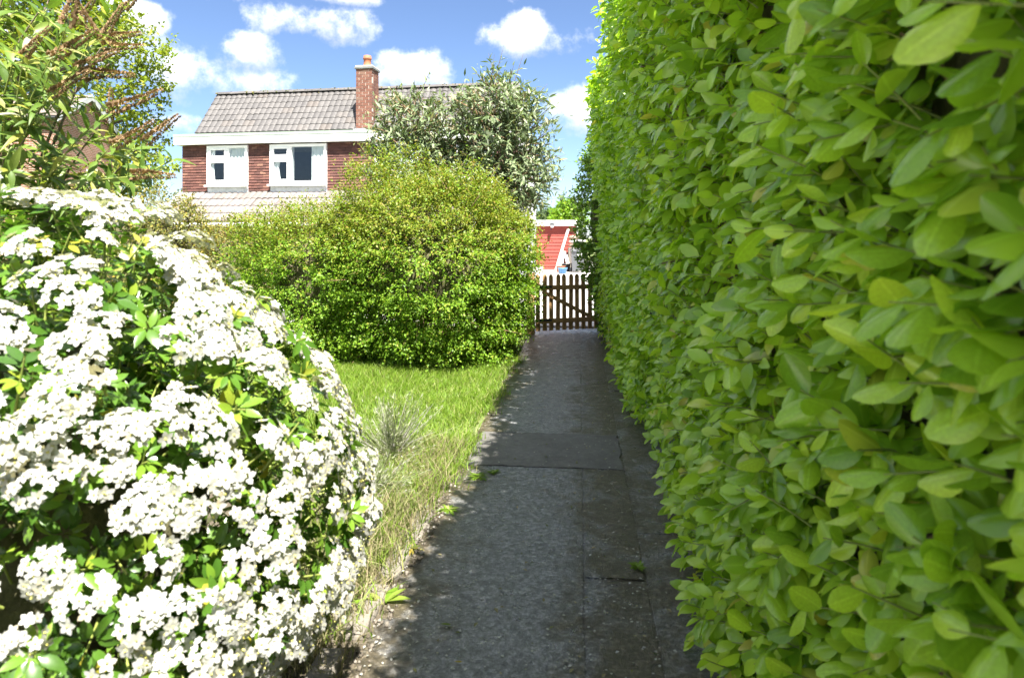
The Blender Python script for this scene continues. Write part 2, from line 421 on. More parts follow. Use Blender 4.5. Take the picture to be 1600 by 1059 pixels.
def leaf_mesh(name, tpl, pos, M, size, mat, rnd=None, base=(0, 0, 0)):
    if rnd is None: rnd = rng.random(len(pos))
    V, F = scatter(tpl, pos - np.array(base), M, size)
    return mesh_np(name, V, F, mat, np.repeat(rnd, len(tpl[1])))
def leaf_objects(name, tpls, idx, pos, M, size, mat, parent, base):
    ms = [mesh_np(name, t[0], t[1], mat, rib=ribs(t) if len(t[0]) == 35 or mat == 'butterfly_leaf' else None) for t in tpls]
    for n, i in enumerate(idx):
        o = bpy.data.objects.new(name, ms[n % len(ms)])
        m = Matrix([list(M[i][r] * size[i]) + [pos[i][r] - base[r]] for r in range(3)] + [[0, 0, 0, 1]])
        link(o, parent); o.matrix_basis = m
def unit(n): return nrm(rng.normal(size=(n, 3)))
def to_screen(p):                 # picture x, y (photo pixels) and depth for sorting by visible size
    p = np.asarray(p); r = p[:, 0] * CT + p[:, 1] * ST; d = -p[:, 0] * ST + p[:, 1] * CT
    dd = np.where(d > .05, d, .05)
    return 800 + r / dd * FPX, HOR - (p[:, 2] - CAMH) / dd * FPX, d
def vnoise(p, f, seed=0):          # cheap smooth lumps
    s = seed * 1.7
    return (np.sin(p[:, 0] * f + s + 1.3 * np.sin(p[:, 1] * f * .7 + s)) + np.sin(p[:, 1] * f * 1.1 + 2.1 + s + np.sin(p[:, 2] * f * .9)) + np.sin(p[:, 2] * f * 1.3 + 4.2 + s + np.sin(p[:, 0] * f * .8))) / 3

# ------------------------------------------------------------------ ground, lawn, path, yard
def sheet(name, x0, x1, y0, y1, z, mat, nx=1, ny=1, amp=0.0):
    xs = np.linspace(x0, x1, nx + 1); ys = np.linspace(y0, y1, ny + 1)
    X, Y = np.meshgrid(xs, ys); Z = np.full(X.shape, z)
    V = np.stack([X, Y, Z], -1).reshape(-1, 3)
    if amp: V[:, 2] += amp * vnoise(V, 3.1, 2)
    F = [(j * (nx + 1) + i, j * (nx + 1) + i + 1, (j + 1) * (nx + 1) + i + 1, (j + 1) * (nx + 1) + i) for j in range(ny) for i in range(nx)]
    return obj(name, mesh_np(name, V, F, mat))
tag(sheet('ground', -400, 400, -60, 900, -.03, 'lawn'), kind='structure')
tag(sheet('garden_bed', -3.2, -.78, -1.0, 4.6, -.008, 'soil', 24, 56, .012), kind='structure')
tag(sheet('lawn', -9, -.80, 4.4, 11.6, -.004, 'lawn', 40, 36, .012), kind='structure')
tag(sheet('hedge_bed', .62, 2.4, -2.0, 11.4, -.006, 'soil'), kind='structure')
tag(sheet('bounce_ground', -7, .62, -9, -1.05, -.002, 'yard_concrete'), kind='structure')  # unseen pale ground behind the camera, added to bounce light onto the near hedge
tag(sheet('yard', -9, 14, 11.75, 45, .0, 'yard_concrete'), kind='structure')

path = empty('path', (0, 4, 0)); tag(path, 'mossy grey concrete garden path in the hedge shade', kind='structure')
def slab(x0, x1, y0, y1, mat, dz=0.0, name='slab', jit=.0022):
    # outline slightly broken, like a cast edge that has chipped
    def side(a, b):
        n = max(2, int((Vector(b) - Vector(a)).length / .06)); P = [Vector(a).lerp(Vector(b), i / n) for i in range(n)]
        d = (Vector(b) - Vector(a)).normalized(); nn = Vector((-d.y, d.x))
        return [p + nn * (abs(random.gauss(0, jit)) + jit * 1.5 * max(0, math.sin(i * .7 + x0 * 9))) for i, p in enumerate(P)]
    ol = side((x0, y0), (x1, y0)) + side((x1, y0), (x1, y1)) + side((x1, y1), (x0, y1)) + side((x0, y1), (x0, y0)); k = len(ol)
    V = [(p.x, p.y - 4, .012 + dz) for p in ol] + [(p.x, p.y - 4, -.10) for p in ol]
    me = bpy.data.meshes.new(name); me.from_pydata(V, [], [tuple(range(k))] + [((i + 1) % k, i, i + k, (i + 1) % k + k) for i in range(k)]); me.materials.append(MATS[mat])
    return obj(name, me, path)
LW = -.80
for y0, y1 in ((-2.2, 2.05), (2.06, 4.56), (5.35, 8.4), (8.41, 11.6)): slab(LW + random.uniform(-.015, .015), .020, y0, y1, 'path_concrete', random.uniform(-.003, .003))
for y0, y1 in ((-2.2, 3.1), (3.11, 4.56), (5.35, 7.2), (7.21, 11.6)): slab(.024, .295, y0, y1, 'path_concrete', random.uniform(-.004, 0))
for y0, y1 in ((-2.2, 3.6), (3.61, 6.9), (6.91, 11.6)): slab(.301, .78, y0, y1, 'path_concrete', random.uniform(-.006, 0))
slab(LW + .03, .300, 4.556, 5.352, 'patch_concrete', .003, jit=.008)['label'] = 'smooth dark repair strip across the path'
MB().box(LW + .02, .77, -2.1, 11.55, -.09, .004).build('joint_fill', 'path_concrete', path, base=(0, 4, 0))
st = MB().box(-.95, .8, 11.62, 11.74, -.1, .03).build('gate_sill', 'edging_stone', path, base=(0, 4, 0)); bevel(st, .01)

# edging stones beside the near end of the path
for i, (y, ln, dx) in enumerate(((1.75, .40, -.05), (2.22, .46, -.02), (2.74, .38, .0), (3.2, .34, .01), (3.62, .36, .015))):
    o = MB().box(-.05, .05, -ln / 2, ln / 2, -.06, .045 - .008 * i).build('edging_stone', 'edging_stone')
    bevel(o, .02, 3); o.location = (LW - .075 + dx, y, 0); o.rotation_euler = (R(random.uniform(-2, 2)), R(random.uniform(-4, 4)), R(random.uniform(-4, 4) - (7 if i == 0 else 0)))
    tag(o, 'worn sandy edging stone set along the path beside the white blossom bush', 'stone', 'edging stones along the path')

# pebbles and fallen petals
oc = np.array([(1, 0, 0), (-1, 0, 0), (0, 1, 0), (0, -1, 0), (0, 0, 1), (0, 0, -1)], float)
def cubeball():
    V = np.array([(x, y, z) for x in (-1, 1) for y in (-1, 1) for z in (-1, 1)], float) * .62
    F = np.array([(0, 1, 3, 2), (4, 6, 7, 5), (0, 4, 5, 1), (2, 3, 7, 6), (0, 2, 6, 4), (1, 5, 7, 3)])
    return V, F
k = 2600
pp = np.stack([LW - np.abs(rng.normal(0, .11, k)) + .05, rng.uniform(1.2, 8.5, k), np.zeros(k)], 1)
pp = pp[rng.random(k) < np.where(pp[:, 1] < 4.0, .5, .06)]
k = len(pp); sz = rng.uniform(.004, .013, (k, 1)) * rng.uniform(.6, 1.3, (k, 3)); pp[:, 2] = sz[:, 2] * .3 + np.where(pp[:, 0] > LW, .012, .004)
tag(obj('pebbles', leaf_mesh('pebbles', cubeball(), pp, frames(unit(k), unit(k)), sz, 'pebble')), 'loose pale pebbles scattered along the path edge', 'gravel', kind='stuff')
k = 1300
fx = rng.uniform(LW, .55, k); fy = 1.6 + rng.gamma(1.3, 1.5, k)
w = (np.abs(fx - .12) < .18) | (fx < -.45) | (rng.random(k) < .35); fx, fy = fx[w], fy[w]; k = len(fx)
tag(obj('fallen_petals', leaf_mesh('fallen_petals', leaf_tpl(2, 2, .8, .1, .1), np.stack([fx, fy, np.full(k, .018)], 1), frames(nrm(rng.normal(size=(k, 3)) * (1, 1, .15)), np.tile((0, 0, 1.), (k, 1))), rng.uniform(.006, .017, k), 'petal')),
    'tiny white fallen petals dotted over the path', 'petals', kind='stuff')
k = 420
fx = np.concatenate([rng.uniform(LW, .6, k)]); fy = rng.uniform(1.6, 11.4, k)
tag(obj('leaf_litter', leaf_mesh('leaf_litter', leaf_tpl(2, 2, .6, .25, .15), np.stack([fx, fy, np.full(k, .018)], 1), frames(nrm(rng.normal(size=(k, 3)) * (1, 1, .2)), np.tile((0, 0, 1.), (k, 1))), rng.uniform(.008, .03, k), 'dry_blade')),
    'small dry brown bits of leaf lying on the path', 'litter', kind='stuff')
for px, py, lab, mt, s in ((705, 983, 'single pale green leaf lying flat on the near path', 'tree_leaf', .045), (723, 1042, 'small yellowish leaf lying by the frame edge on the path', 'gold_leaf', .03)):
    d = FPX * CAMH / (py - HOR); p = PX(px, d, .02)
    o = obj('fallen_leaf', mesh_np('fallen_leaf', *leaf_tpl(5, 4, .45, -.1, .1), mt)); o.location = p; o.scale = (s, s, s); o.rotation_euler = (0, R(6), R(100))
    tag(o, lab, 'leaf')

# ------------------------------------------------------------------ the long evergreen hedge on the right
def face_x(y, z): return .60 - .068 * z - .017 * y + .05 * np.sin(y * 1.7 + z * .8) * np.sin(z * 1.9 + 1) + .03 * np.sin(y * 4.1 + z * 3.3)
HT, HY0, HY1 = 3.5, -1.6, 10.2
def hedge_top(y): return HT + .05 * np.sin(y * 2.3) + .04 * np.sin(y * 5.1 + 1)
def make_hedge():
    base = (1.2, 4.0, 0.0)
    h = empty('hedge', base)
    tag(h, 'tall clipped evergreen hedge with glossy apple green leaves walling the path', 'hedge')
    # inner mass of twigs
    ys = np.linspace(HY0, HY1, 60); zs = np.linspace(.12, HT - .16, 22)
    b = MB(); V = []; 
    for y in ys:
        for z in zs: V.append((face_x(y, z) + .21 + .03 * math.sin(y * 9 + z * 7), y, z))
        for x in (1.0, 1.5, 1.85): V.append((x, y, hedge_top(y) - .16))
        V.append((1.9, y, .12))
    m = len(zs) + 4
    F = [(i * m + j, (i + 1) * m + j, (i + 1) * m + j + 1, i * m + j + 1) for i in range(len(ys) - 1) for j in range(m - 1)]
    b.add(V, F); n0 = (len(ys) - 1) * m
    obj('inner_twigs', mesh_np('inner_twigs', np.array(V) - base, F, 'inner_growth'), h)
    # shoots on the face and on the top
    k1 = 5600
    y = HY0 + (HY1 - HY0) * rng.random(k1); z = .05 + (HT - .02) * rng.random(k1)
    # more shoots where the hedge is close enough to see between them
    k1b = 1000; y = np.concatenate([y, rng.uniform(.2, 3.2, k1b)]); z = np.concatenate([z, .05 + (HT - .3) * rng.random(k1b)]); k1 += k1b
    dep = rng.random(k1) ** 1.3 * .19 + .035 * np.sin(y * 7.3 + 2 * np.sin(z * 5)) * np.sin(z * 8.1 + np.sin(y * 4))
    x = face_x(y, z) + dep
    sp1 = np.stack([x, y, z], 1); out1 = np.tile((-1., 0, .18), (k1, 1)) + rng.normal(0, .38, (k1, 3))
    k2 = 1500
    y = HY0 + (HY1 - HY0) * rng.random(k2); x = face_x(y, np.full(k2, HT)) + rng.random(k2) ** 1.5 * 1.5
    sp2 = np.stack([x, y, hedge_top(y) - .05 - .08 * rng.random(k2)], 1); out2 = np.tile((-.15, 0, 1.), (k2, 1)) + rng.normal(0, .35, (k2, 3))
    k3 = 350
    sp3 = np.stack([.5 + 1.3 * rng.random(k3), HY1 - .1 * rng.random(k3), HT * rng.random(k3)], 1); out3 = np.tile((0., 1, .2), (k3, 1)) + rng.normal(0, .35, (k3, 3))
    sp = np.concatenate([sp1, sp2, sp3]); od = nrm(np.concatenate([out1, out2, out3])); k = len(sp)
    ln = rng.uniform(.05, .12, k)
    stems = MB()
    P, A, Nn, S = [], [], [], []
    for i in range(k):
        near = sp[i, 1] < 4.5
        s0 = sp[i] - od[i] * .07; s1 = sp[i] + od[i] * ln[i]
        if near: stems.tube([s0, sp[i] + (0, 0, .004), s1], [.0026, .0022, .0012], 4)
        nl = 6 if rng.random() < .6 else 7
        ph = rng.random() * 6.28
        side = np.cross(od[i], (0, 0, 1.)); side /= np.linalg.norm(side) + 1e-9; up = np.cross(side, od[i])
        for j in range(nl):
            t = (j + .3) / nl; ph += 2.4
            rad = side * math.cos(ph) + up * math.sin(ph)
            a = od[i] * (.35 + .65 * t) + rad * (1.0 - .55 * t) + rng.normal(0, .16, 3)
            a[2] -= .30
            P.append(s0 * (1 - t) + s1 * t); A.append(a)
            Nn.append(np.array((-.62, -.25, .85)) + rng.normal(0, .52, 3) + od[i] * .2)
            S.append((.052 + .046 * rng.random()) * (1.0 - .35 * max(0, t - .6)))
    P = np.array(P); A = np.array(A); Nn = np.array(Nn); S = np.array(S)
    M = frames(A, Nn)
    sx, sy, dd = to_screen(P)
    vis = (dd > .35) & (sx > 890) & (sx < 1590) & (sy > 0) & (sy < 1059)
    front = P[:, 0] < face_x(P[:, 1], P[:, 2]) + .02
    score = np.where(vis & front, S / np.maximum(dd, .2), 0)
    top = np.argsort(-score)[:300]
    rest = np.ones(len(P), bool); rest[top] = False
    tp = [leaf_tpl(6, 4, w, dr, .05, 'blunt', cu) for w, dr, cu in ((.6, .22, .3), (.56, .32, .35), (.64, .15, .25), (.54, .1, .4), (.6, .4, .3))]
    leaf_objects('leaf', tp, top, P, M, S, 'hedge_leaf', h, base)
    nearm = rest & (dd < 1.7); far = rest & ~(dd < 1.7)
    me1 = [leaf_tpl(6, 4, w, dr, .05, 'blunt', cu) for w, dr, cu in ((.6, .22, .3), (.56, .36, .35), (.62, .1, .25))]
    Vs, Fs, Rs, Rb, n = [], [], [], [], 0
    for q, t in enumerate(me1 + [leaf_tpl(4, 2, .58, .25, .10, 'blunt'), leaf_tpl(4, 2, .54, .38, .12, 'blunt')]):
        idx = np.where((nearm if q < 3 else far) & (np.arange(len(P)) % (3 if q < 3 else 2) == (q if q < 3 else q - 3)))[0]
        V, F = scatter(t, P[idx] - base, M[idx], S[idx])
        Vs.append(V); Fs.append(F + n); n += len(V); Rs.append(np.repeat(rng.random(len(idx)), len(t[1]))); Rb.append(np.tile(ribs(t) * (1 if q < 3 else .9), len(idx)))
    o = obj('foliage', mesh_np('foliage', np.concatenate(Vs), np.concatenate(Fs), 'hedge_leaf', np.concatenate(Rs), True, np.concatenate(Rb)), h); tag(o, kind='stuff')
    o = stems.build('stem', 'green_twig', h, True, base); tag(o, kind='stuff')
    # thicker inner branches
    br = MB()
    for i in range(260):
        y0 = rng.uniform(-.5, 5); z0 = rng.uniform(.1, 3.2); x0 = face_x(y0, z0) + .19
        d = np.array((-.5, rng.normal(0, .8), rng.normal(.3, .6))); d /= np.linalg.norm(d)
        p0 = np.array((x0, y0, z0)); br.tube([p0, p0 + d * .12 + rng.normal(0, .01, 3), p0 + d * .22 + rng.normal(0, .02, 3)], [.006, .0045, .003], 5)
    tag(br.build('branch', 'twig', h, True, base), kind='stuff')
    return h
make_hedge()

# ------------------------------------------------------------------ generic shrub: clumps of leaves on a union of ellipsoids
def shrub(name, label, cat, base, ells, n_spray, per, leaf, tpl, mat, spray=.16, depth=.25, core=.72, lump=.07, lumpf=3.0, up=.25, group=None,
          topmat=None, stems=0, jitter=.25, core_mat='inner_growth', min_z=.03, down=0.0, wisps=0, layers=0):
    base = np.array(base, float)
    h = empty(name, base); tag(h, label, cat, group)
    P, Rm, topf = [], [], []
    ws = np.array([e[3] * e[4] + e[4] * e[5] + e[3] * e[5] for e in ells]); ws = ws / ws.sum()
    SP, SD = [], []
    for e, wt in zip(ells, ws):
        c = np.array(e[:3]); r = np.array(e[3:6]); k = int(n_spray * wt * 1.5)
        u = unit(k); q = np.sign(u) * np.abs(u) ** .82; q = nrm(q) * (np.linalg.norm(q, axis=1, keepdims=True)) ** .35
        sc = 1 + lump * 2 * vnoise(c + u * r, lumpf, 1) + lump * vnoise(c + u * r, lumpf * 2.7, 5) - depth * rng.random(k) ** 2
        p = c + q * r * sc[:, None]
        nn = nrm(u / r)
        keep = p[:, 2] > min_z
        for e2 in ells:
            if e2 is e: continue
            keep &= (((p - e2[:3]) / np.array(e2[3:6])) ** 2).sum(1) > .62
        SP.append(p[keep]); SD.append(nn[keep])
        if core:
            cu = [];nu, nv = 18, 10
            for iv in range(nv + 1):
                ph = -math.pi / 2 + math.pi * iv / nv
                for iu in range(nu):
                    th = 2 * math.pi * iu / nu
                    cu.append(c + np.array((math.cos(th) * math.cos(ph), math.sin(th) * math.cos(ph), math.sin(ph))) * r * core)
            cu = np.array(cu); cu[:, 2] = np.maximum(cu[:, 2], .0)
            F = [(iv * nu + iu, iv * nu + (iu + 1) % nu, (iv + 1) * nu + (iu + 1) % nu, (iv + 1) * nu + iu) for iv in range(nv) for iu in range(nu)]
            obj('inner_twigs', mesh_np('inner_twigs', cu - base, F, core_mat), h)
    SP = np.concatenate(SP); SD = np.concatenate(SD); k = len(SP)
    if layers:                     # gather the sprays into flat tiers with hollows between them
        ci = rng.choice(k, layers, replace=False); C = SP[ci] + SD[ci] * rng.normal(.02, .07, (layers, 1))
        nb = np.concatenate([np.argmin(((q[:, None, :] - C[None]) ** 2 * (1, 1, 2.2)).sum(2), 1) for q in np.array_split(SP, 12)])
        off = SP - C[nb]; fill = rng.random(k) < .36; SP = np.where(fill[:, None], SP - SD * rng.uniform(.0, .3, (k, 1)), C[nb] + off * (.85, .85, .42)); SP[:, 2] = np.maximum(SP[:, 2], min_z)
    dirs = nrm(SD + rng.normal(0, jitter, (k, 3)) + (0, 0, up))
    L = spray * rng.uniform(.6, 1.3, k)
    if wisps:
        w = rng.choice(k, wisps, replace=False); w = w[SD[w, 2] > .2]; L[w] *= 1.9
    t = (np.arange(per) + .3) / per
    pos = SP[:, None, :] + dirs[:, None, :] * (L[:, None] * t[None])[:, :, None] - np.array((0, 0, down)) * ((L[:, None] * t[None]) ** 2)[:, :, None]
    sd = rng.normal(size=(k, per, 3)); ax = nrm(dirs[:, None, :] * .55 + sd * .6)
    nm = nrm(SD[:, None, :] * .5 + (0, 0, .9) + rng.normal(0, .45, (k, per, 3)))
    pos = (pos + rng.normal(0, spray * .06, pos.shape)).reshape(-1, 3); ax = ax.reshape(-1, 3); nm = nm.reshape(-1, 3)
    pos[:, 2] = np.maximum(pos[:, 2], .02)
    size = leaf * rng.uniform(.65, 1.25, len(pos))
    M = frames(ax, nm)
    if topmat:
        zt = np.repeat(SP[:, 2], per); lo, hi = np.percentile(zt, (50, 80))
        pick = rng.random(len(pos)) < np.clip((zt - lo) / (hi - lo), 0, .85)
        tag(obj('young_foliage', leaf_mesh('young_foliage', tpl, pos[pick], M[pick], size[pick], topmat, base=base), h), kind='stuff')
        pos, M, size = pos[~pick], M[~pick], size[~pick]
    tag(obj('foliage', leaf_mesh('foliage', tpl, pos, M, size, mat, base=base), h), kind='stuff')
    tw = MB()
    for i in rng.choice(k, min(k, 500), replace=False): tw.tube([SP[i] - dirs[i] * .12, SP[i] + dirs[i] * L[i]], [.005 * spray / .16, .0015], 3)
    tag(tw.build('twig', 'twig', h, True, base), kind='stuff')
    for i in range(stems):
        e = ells[i % len(ells)]; a = rng.random() * 6.28
        tip = np.array(e[:3]) + np.array((math.cos(a) * e[3], math.sin(a) * e[4], e[5] * rng.uniform(.0, .6))) * .7
        b0 = base + np.array((math.cos(a), math.sin(a), 0)) * .12
        mid = b0 * .45 + tip * .55; mid[:2] = b0[:2] * .6 + tip[:2] * .4
        tr = MB().tube([b0 - (0, 0, .04), mid, tip], [.035, .022, .006], 7).build('stem', 'bark', h, True, base)
    return h
def V3(v): return tuple(v)

small = leaf_tpl(2, 1, .66, .3, .0)
narrow = leaf_tpl(3, 1, .27, .3, .0, 'lance')
# shrub at the hedge end; its shade is put into a darker leaf colour
shrub('evergreen_shrub', 'evergreen shrub with leaf colour darkened as shade, bulging over the gate at the far end of the tall hedge', 'shrub', (.62, 10.75, 0),
      [(.65, 10.75, 1.85, .64, .55, 1.4), (.76, 10.8, .7, .48, .5, .8)], 2300, 9, .055, small, 'shaded_leaf', .13, .25, .74, .05, 3.5, .1)
# rounded bright green shrub between lawn and gate
def at(px, d, z): return tuple(PX(px, d, z))
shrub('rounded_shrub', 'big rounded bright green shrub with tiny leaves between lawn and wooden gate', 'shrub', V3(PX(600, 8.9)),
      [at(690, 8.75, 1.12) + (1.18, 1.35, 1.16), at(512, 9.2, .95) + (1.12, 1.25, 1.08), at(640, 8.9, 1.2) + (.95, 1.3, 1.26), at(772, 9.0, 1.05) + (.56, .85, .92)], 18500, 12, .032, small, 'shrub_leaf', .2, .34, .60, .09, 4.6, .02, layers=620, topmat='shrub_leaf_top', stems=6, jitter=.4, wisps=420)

# two tall grey green shrubs in front of the house
shrub('tall_shrub', 'tall multi stemmed shrub with grey green narrow leaves, higher of the pair before the house', 'shrub', V3(PX(792, 13.0)),
      [at(786, 13, 3.6) + (.64, .65, .95), at(742, 13.1, 3.3) + (.34, .45, .65), at(818, 12.9, 3.0) + (.40, .45, .95), at(780, 13.0, 2.5) + (.5, .5, .7)], 900, 9, .15, narrow, 'grey_leaf', .40, .75, 0, .2, 4.2, .35, stems=8, jitter=.45, down=.4, wisps=90)
shrub('tall_shrub', 'lower spreading shrub with grey green narrow leaves beside the brick chimney', 'shrub', V3(PX(655, 13.4)),
      [at(650, 13.4, 3.35) + (.60, .7, .88), at(622, 13.5, 3.0) + (.46, .5, .7), at(697, 13.3, 2.75) + (.36, .45, .7)], 700, 9, .145, narrow, 'grey_leaf', .38, .75, 0, .2, 4.2, .35, stems=7, jitter=.45, down=.4, wisps=60)
# golden variegated shrubs behind the blossom bush
shrub('variegated_shrub', 'olive and yellow variegated shrub below the brick house behind white blossom', 'shrub', V3(PX(205, 11.5)),
      [at(200, 11.5, 1.25) + (1.3, .8, 1.12), at(110, 11.5, 1.3) + (1.0, .8, 1.1), at(275, 11.6, 1.0) + (.7, .7, .95)], 3200, 9, .045, small, 'gold_leaf', .2, .25, .75, .06, 3.5, .2, jitter=.4)
shrub('golden_shrub', 'low golden leaved shrub tucked between rounded shrub and the house roof', 'shrub', V3(PX(372, 11.0)),
      [at(372, 11.0, .85) + (.62, .5, .92)], 1300, 9, .04, small, 'gold_leaf', .16, .25, .75, .06, 3.5, .2, jitter=.4)

# ------------------------------------------------------------------ white blossom bush, left foreground
def blossom_bush():
    base = (-1.52, 1.78, 0.0)
    h = empty('blossom_bush', base); tag(h, 'white flowering bush with glossy three part leaves filling the near left', 'bush')
    c = np.array((-1.6, 1.80, .78)); r = np.array((.92, .76, .87))
    def surf(u): 
        q = np.sign(u) * np.abs(u) ** .97; q = nrm(q) * np.linalg.norm(q, axis=1, keepdims=True) ** .4
        s = 1 + .12 * vnoise(c + u * r, 4.6, 3) + .09 * vnoise(c + u * r, 10.0, 4)
        return c + q * r * s[:, None]
    nu, nv = 24, 14; cu = []
    for iv in range(nv + 1):
        ph = -math.pi / 2 + math.pi * iv / nv
        cu += [c + np.array((math.cos(2 * math.pi * iu / nu) * math.cos(ph), math.sin(2 * math.pi * iu / nu) * math.cos(ph), math.sin(ph))) * r * .58 for iu in range(nu)]
    cu = np.array(cu); cu[:, 2] = np.maximum(cu[:, 2], 0)
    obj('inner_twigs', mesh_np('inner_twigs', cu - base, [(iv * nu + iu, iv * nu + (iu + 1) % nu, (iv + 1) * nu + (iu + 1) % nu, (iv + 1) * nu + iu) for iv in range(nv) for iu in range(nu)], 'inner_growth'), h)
    # three part leaf
    lt = leaf_tpl(4, 2, .42, .18, .10, 'ovate')
    def tri(a1, a2):
        Vs, Fs, n = [], [], 0
        for ang in (0, a1, -a2):
            ca, sa = math.cos(ang), math.sin(ang); V = lt[0].copy(); s = 1 if ang == 0 else .85
            V = V * s; V[:, 1] += .18; X = V[:, 0] * ca - V[:, 1] * sa; Y = V[:, 0] * sa + V[:, 1] * ca
            Vs.append(np.stack([X, Y, V[:, 2] - .05 * abs(ang)], 1)); Fs.append(lt[1] + n); n += len(V)
        return np.concatenate(Vs), np.concatenate(Fs)
    tris = [tri(.85, .8), tri(.7, .95), tri(1.0, .75), tri(.6, .6)]
    k = 2100
    u = unit(k); u = u[u[:, 2] > -.85]; k = len(u)
    p = surf(u) ; nn = nrm(u / r)
    dep = rng.random(k) ** 1.1 * .36 - .05; p = p - nn * dep[:, None]
    keep = p[:, 2] > .08; p, nn, dep = p[keep], nn[keep], dep[keep]; k = len(p)
    dr = nrm(nn + rng.normal(0, .28, (k, 3)) + (0, 0, .35))
    P, A, Nn, S = [], [], [], []
    stems = MB()
    for i in range(k):
        stems.tube([p[i] - dr[i] * .12, p[i] + dr[i] * .02], [.0035, .002], 4)
        sd = np.cross(dr[i], (0, 0, 1.)); sd /= np.linalg.norm(sd) + 1e-9; up = np.cross(sd, dr[i]); ph = rng.random() * 6.28
        for j in range(4):
            ph += 1.57 + rng.normal(0, .2); rad = sd * math.cos(ph) + up * math.sin(ph)
            P.append(p[i] - dr[i] * (.012 * j)); A.append(rad + dr[i] * rng.uniform(.1, .7)); Nn.append(dr[i] + rng.normal(0, .25, 3) - rad * .3); S.append(rng.uniform(.036, .062))
    P, A, Nn, S = map(np.array, (P, A, Nn, S)); M = frames(A, Nn)
    sx, sy, dd = to_screen(P)
    vis = (sx > 0) & (sx < 600) & (sy > 250) & (sy < 1059)
    facing = ((P - c) / r * (np.array((0, 0, CAMH)) - P)).sum(1) > .1
    score = np.where(vis & facing & (np.repeat(dep, 4) < .04), S / dd, 0)
    top = np.argsort(-score)[:300]; rest = np.ones(len(P), bool); rest[top] = False
    leaf_objects('leaf', tris, top, P, M, S, 'blossom_leaf', h, base)
    Vs, Fs, Rs, n = [], [], [], 0
    for q, t in enumerate(tris):
        idx = np.where(rest & (np.arange(len(P)) % 4 == q))[0]; V, F = scatter(t, P[idx] - base, M[idx], S[idx])
        Vs.append(V); Fs.append(F + n); n += len(V); Rs.append(np.repeat(rng.random(len(idx)), len(t[1])))
    tag(obj('foliage', mesh_np('foliage', np.concatenate(Vs), np.concatenate(Fs), 'blossom_leaf', np.concatenate(Rs)), h), kind='stuff')
    tag(stems.build('stem', 'green_twig', h, True, base), kind='stuff')
    # flower clusters: five petalled white flowers with a yellow green eye
    pt = leaf_tpl(3, 2, .72, .12, .06, 'round')
    def cluster(seed, nf):
        g = np.random.default_rng(seed); Pp, Aa, Nm = [], [], []; eyes = MB(); ss = []
        for f in range(nf):
            th = g.random() * 6.28; rr = math.sqrt(g.random()) * .05
            fc = np.array((math.cos(th) * rr, math.sin(th) * rr, .028 - rr * rr * 9 + g.normal(0, .004)))
            fn = nrm(np.array((fc[0] * 14, fc[1] * 14, 1.)) + g.normal(0, .25, 3)); t1 = nrm(np.cross(fn, (.3, 1, .2))); t2 = np.cross(fn, t1)
            s = g.uniform(.0130, .0172); a0 = g.random() * 6
            for q in range(5):
                a = a0 + q * 1.2566; d = t1 * math.cos(a) + t2 * math.sin(a)
                Pp.append(fc + d * .0015); Aa.append(d + fn * .25); Nm.append(fn); ss.append(s)
            e = s * .17
            eyes.tube([fc, fc + fn * .0045], [e, e * .5], 5)
        Pp, Aa, Nm = map(np.array, (Pp, Aa, Nm))
        V, F = scatter(pt, Pp, frames(Aa, Nm), np.array(ss))
        EV, EF = np.concatenate(eyes.V), np.concatenate(eyes.F)
        me = mesh_np('flower_cluster', np.concatenate([V, EV]), np.concatenate([F, EF + len(V)]), 'petal', np.concatenate([np.repeat(g.random(len(Pp)), len(pt[1])), np.zeros(len(EF))]))
        me.materials.append(MATS['flower_eye'])
        me.polygons.foreach_set('material_index', np.concatenate([np.zeros(len(F), np.int32), np.ones(len(EF), np.int32)])); return me
    cl = [cluster(s, nf) for s, nf in ((1, 19), (2, 22), (3, 15), (4, 26), (5, 20), (6, 12), (7, 28), (8, 18))]
    k = 1500
    u = unit(k); u = u[u[:, 2] > -.75]; p = surf(u); nn = nrm(u / r)
    sx, sy, dd = to_screen(p)
    want = vnoise(p, 7.0, 8) + .55 * np.clip((p[:, 2] - .9) * 1.4, -.6, .8) + rng.normal(0, .35, len(p))
    vis = (sx > -120) & (sx < 640) & (sy > 200) & (sy < 1150) & ((nn * (np.array((0, 0, CAMH)) - p)).sum(1) > -.35)
    order = np.argsort(-np.where(vis, want, -9)); chosen = []
    for i in order:
        if len(chosen) >= 225 or not vis[i]: break
        if p[i, 2] < .1: continue
        if all(np.linalg.norm(p[i] - p[j]) > .055 for j in chosen): chosen.append(i)
    for n, i in enumerate(chosen):
        m = cl[n % 8]
        z = Vector(nrm(nn[i] + rng.normal(0, .22, 3) + (0, 0, .3)))
        o = obj('flower_cluster', m, h); s = rng.uniform(.75, 1.2)
        q = z.to_track_quat('Z', 'Y') @ Matrix.Rotation(rng.random() * 6.28, 4, 'Z').to_quaternion()
        o.matrix_basis = Matrix.LocRotScale(Vector(p[i] + nn[i] * .035 - np.array(base)), q, Vector((s, s, s)))
blossom_bush()

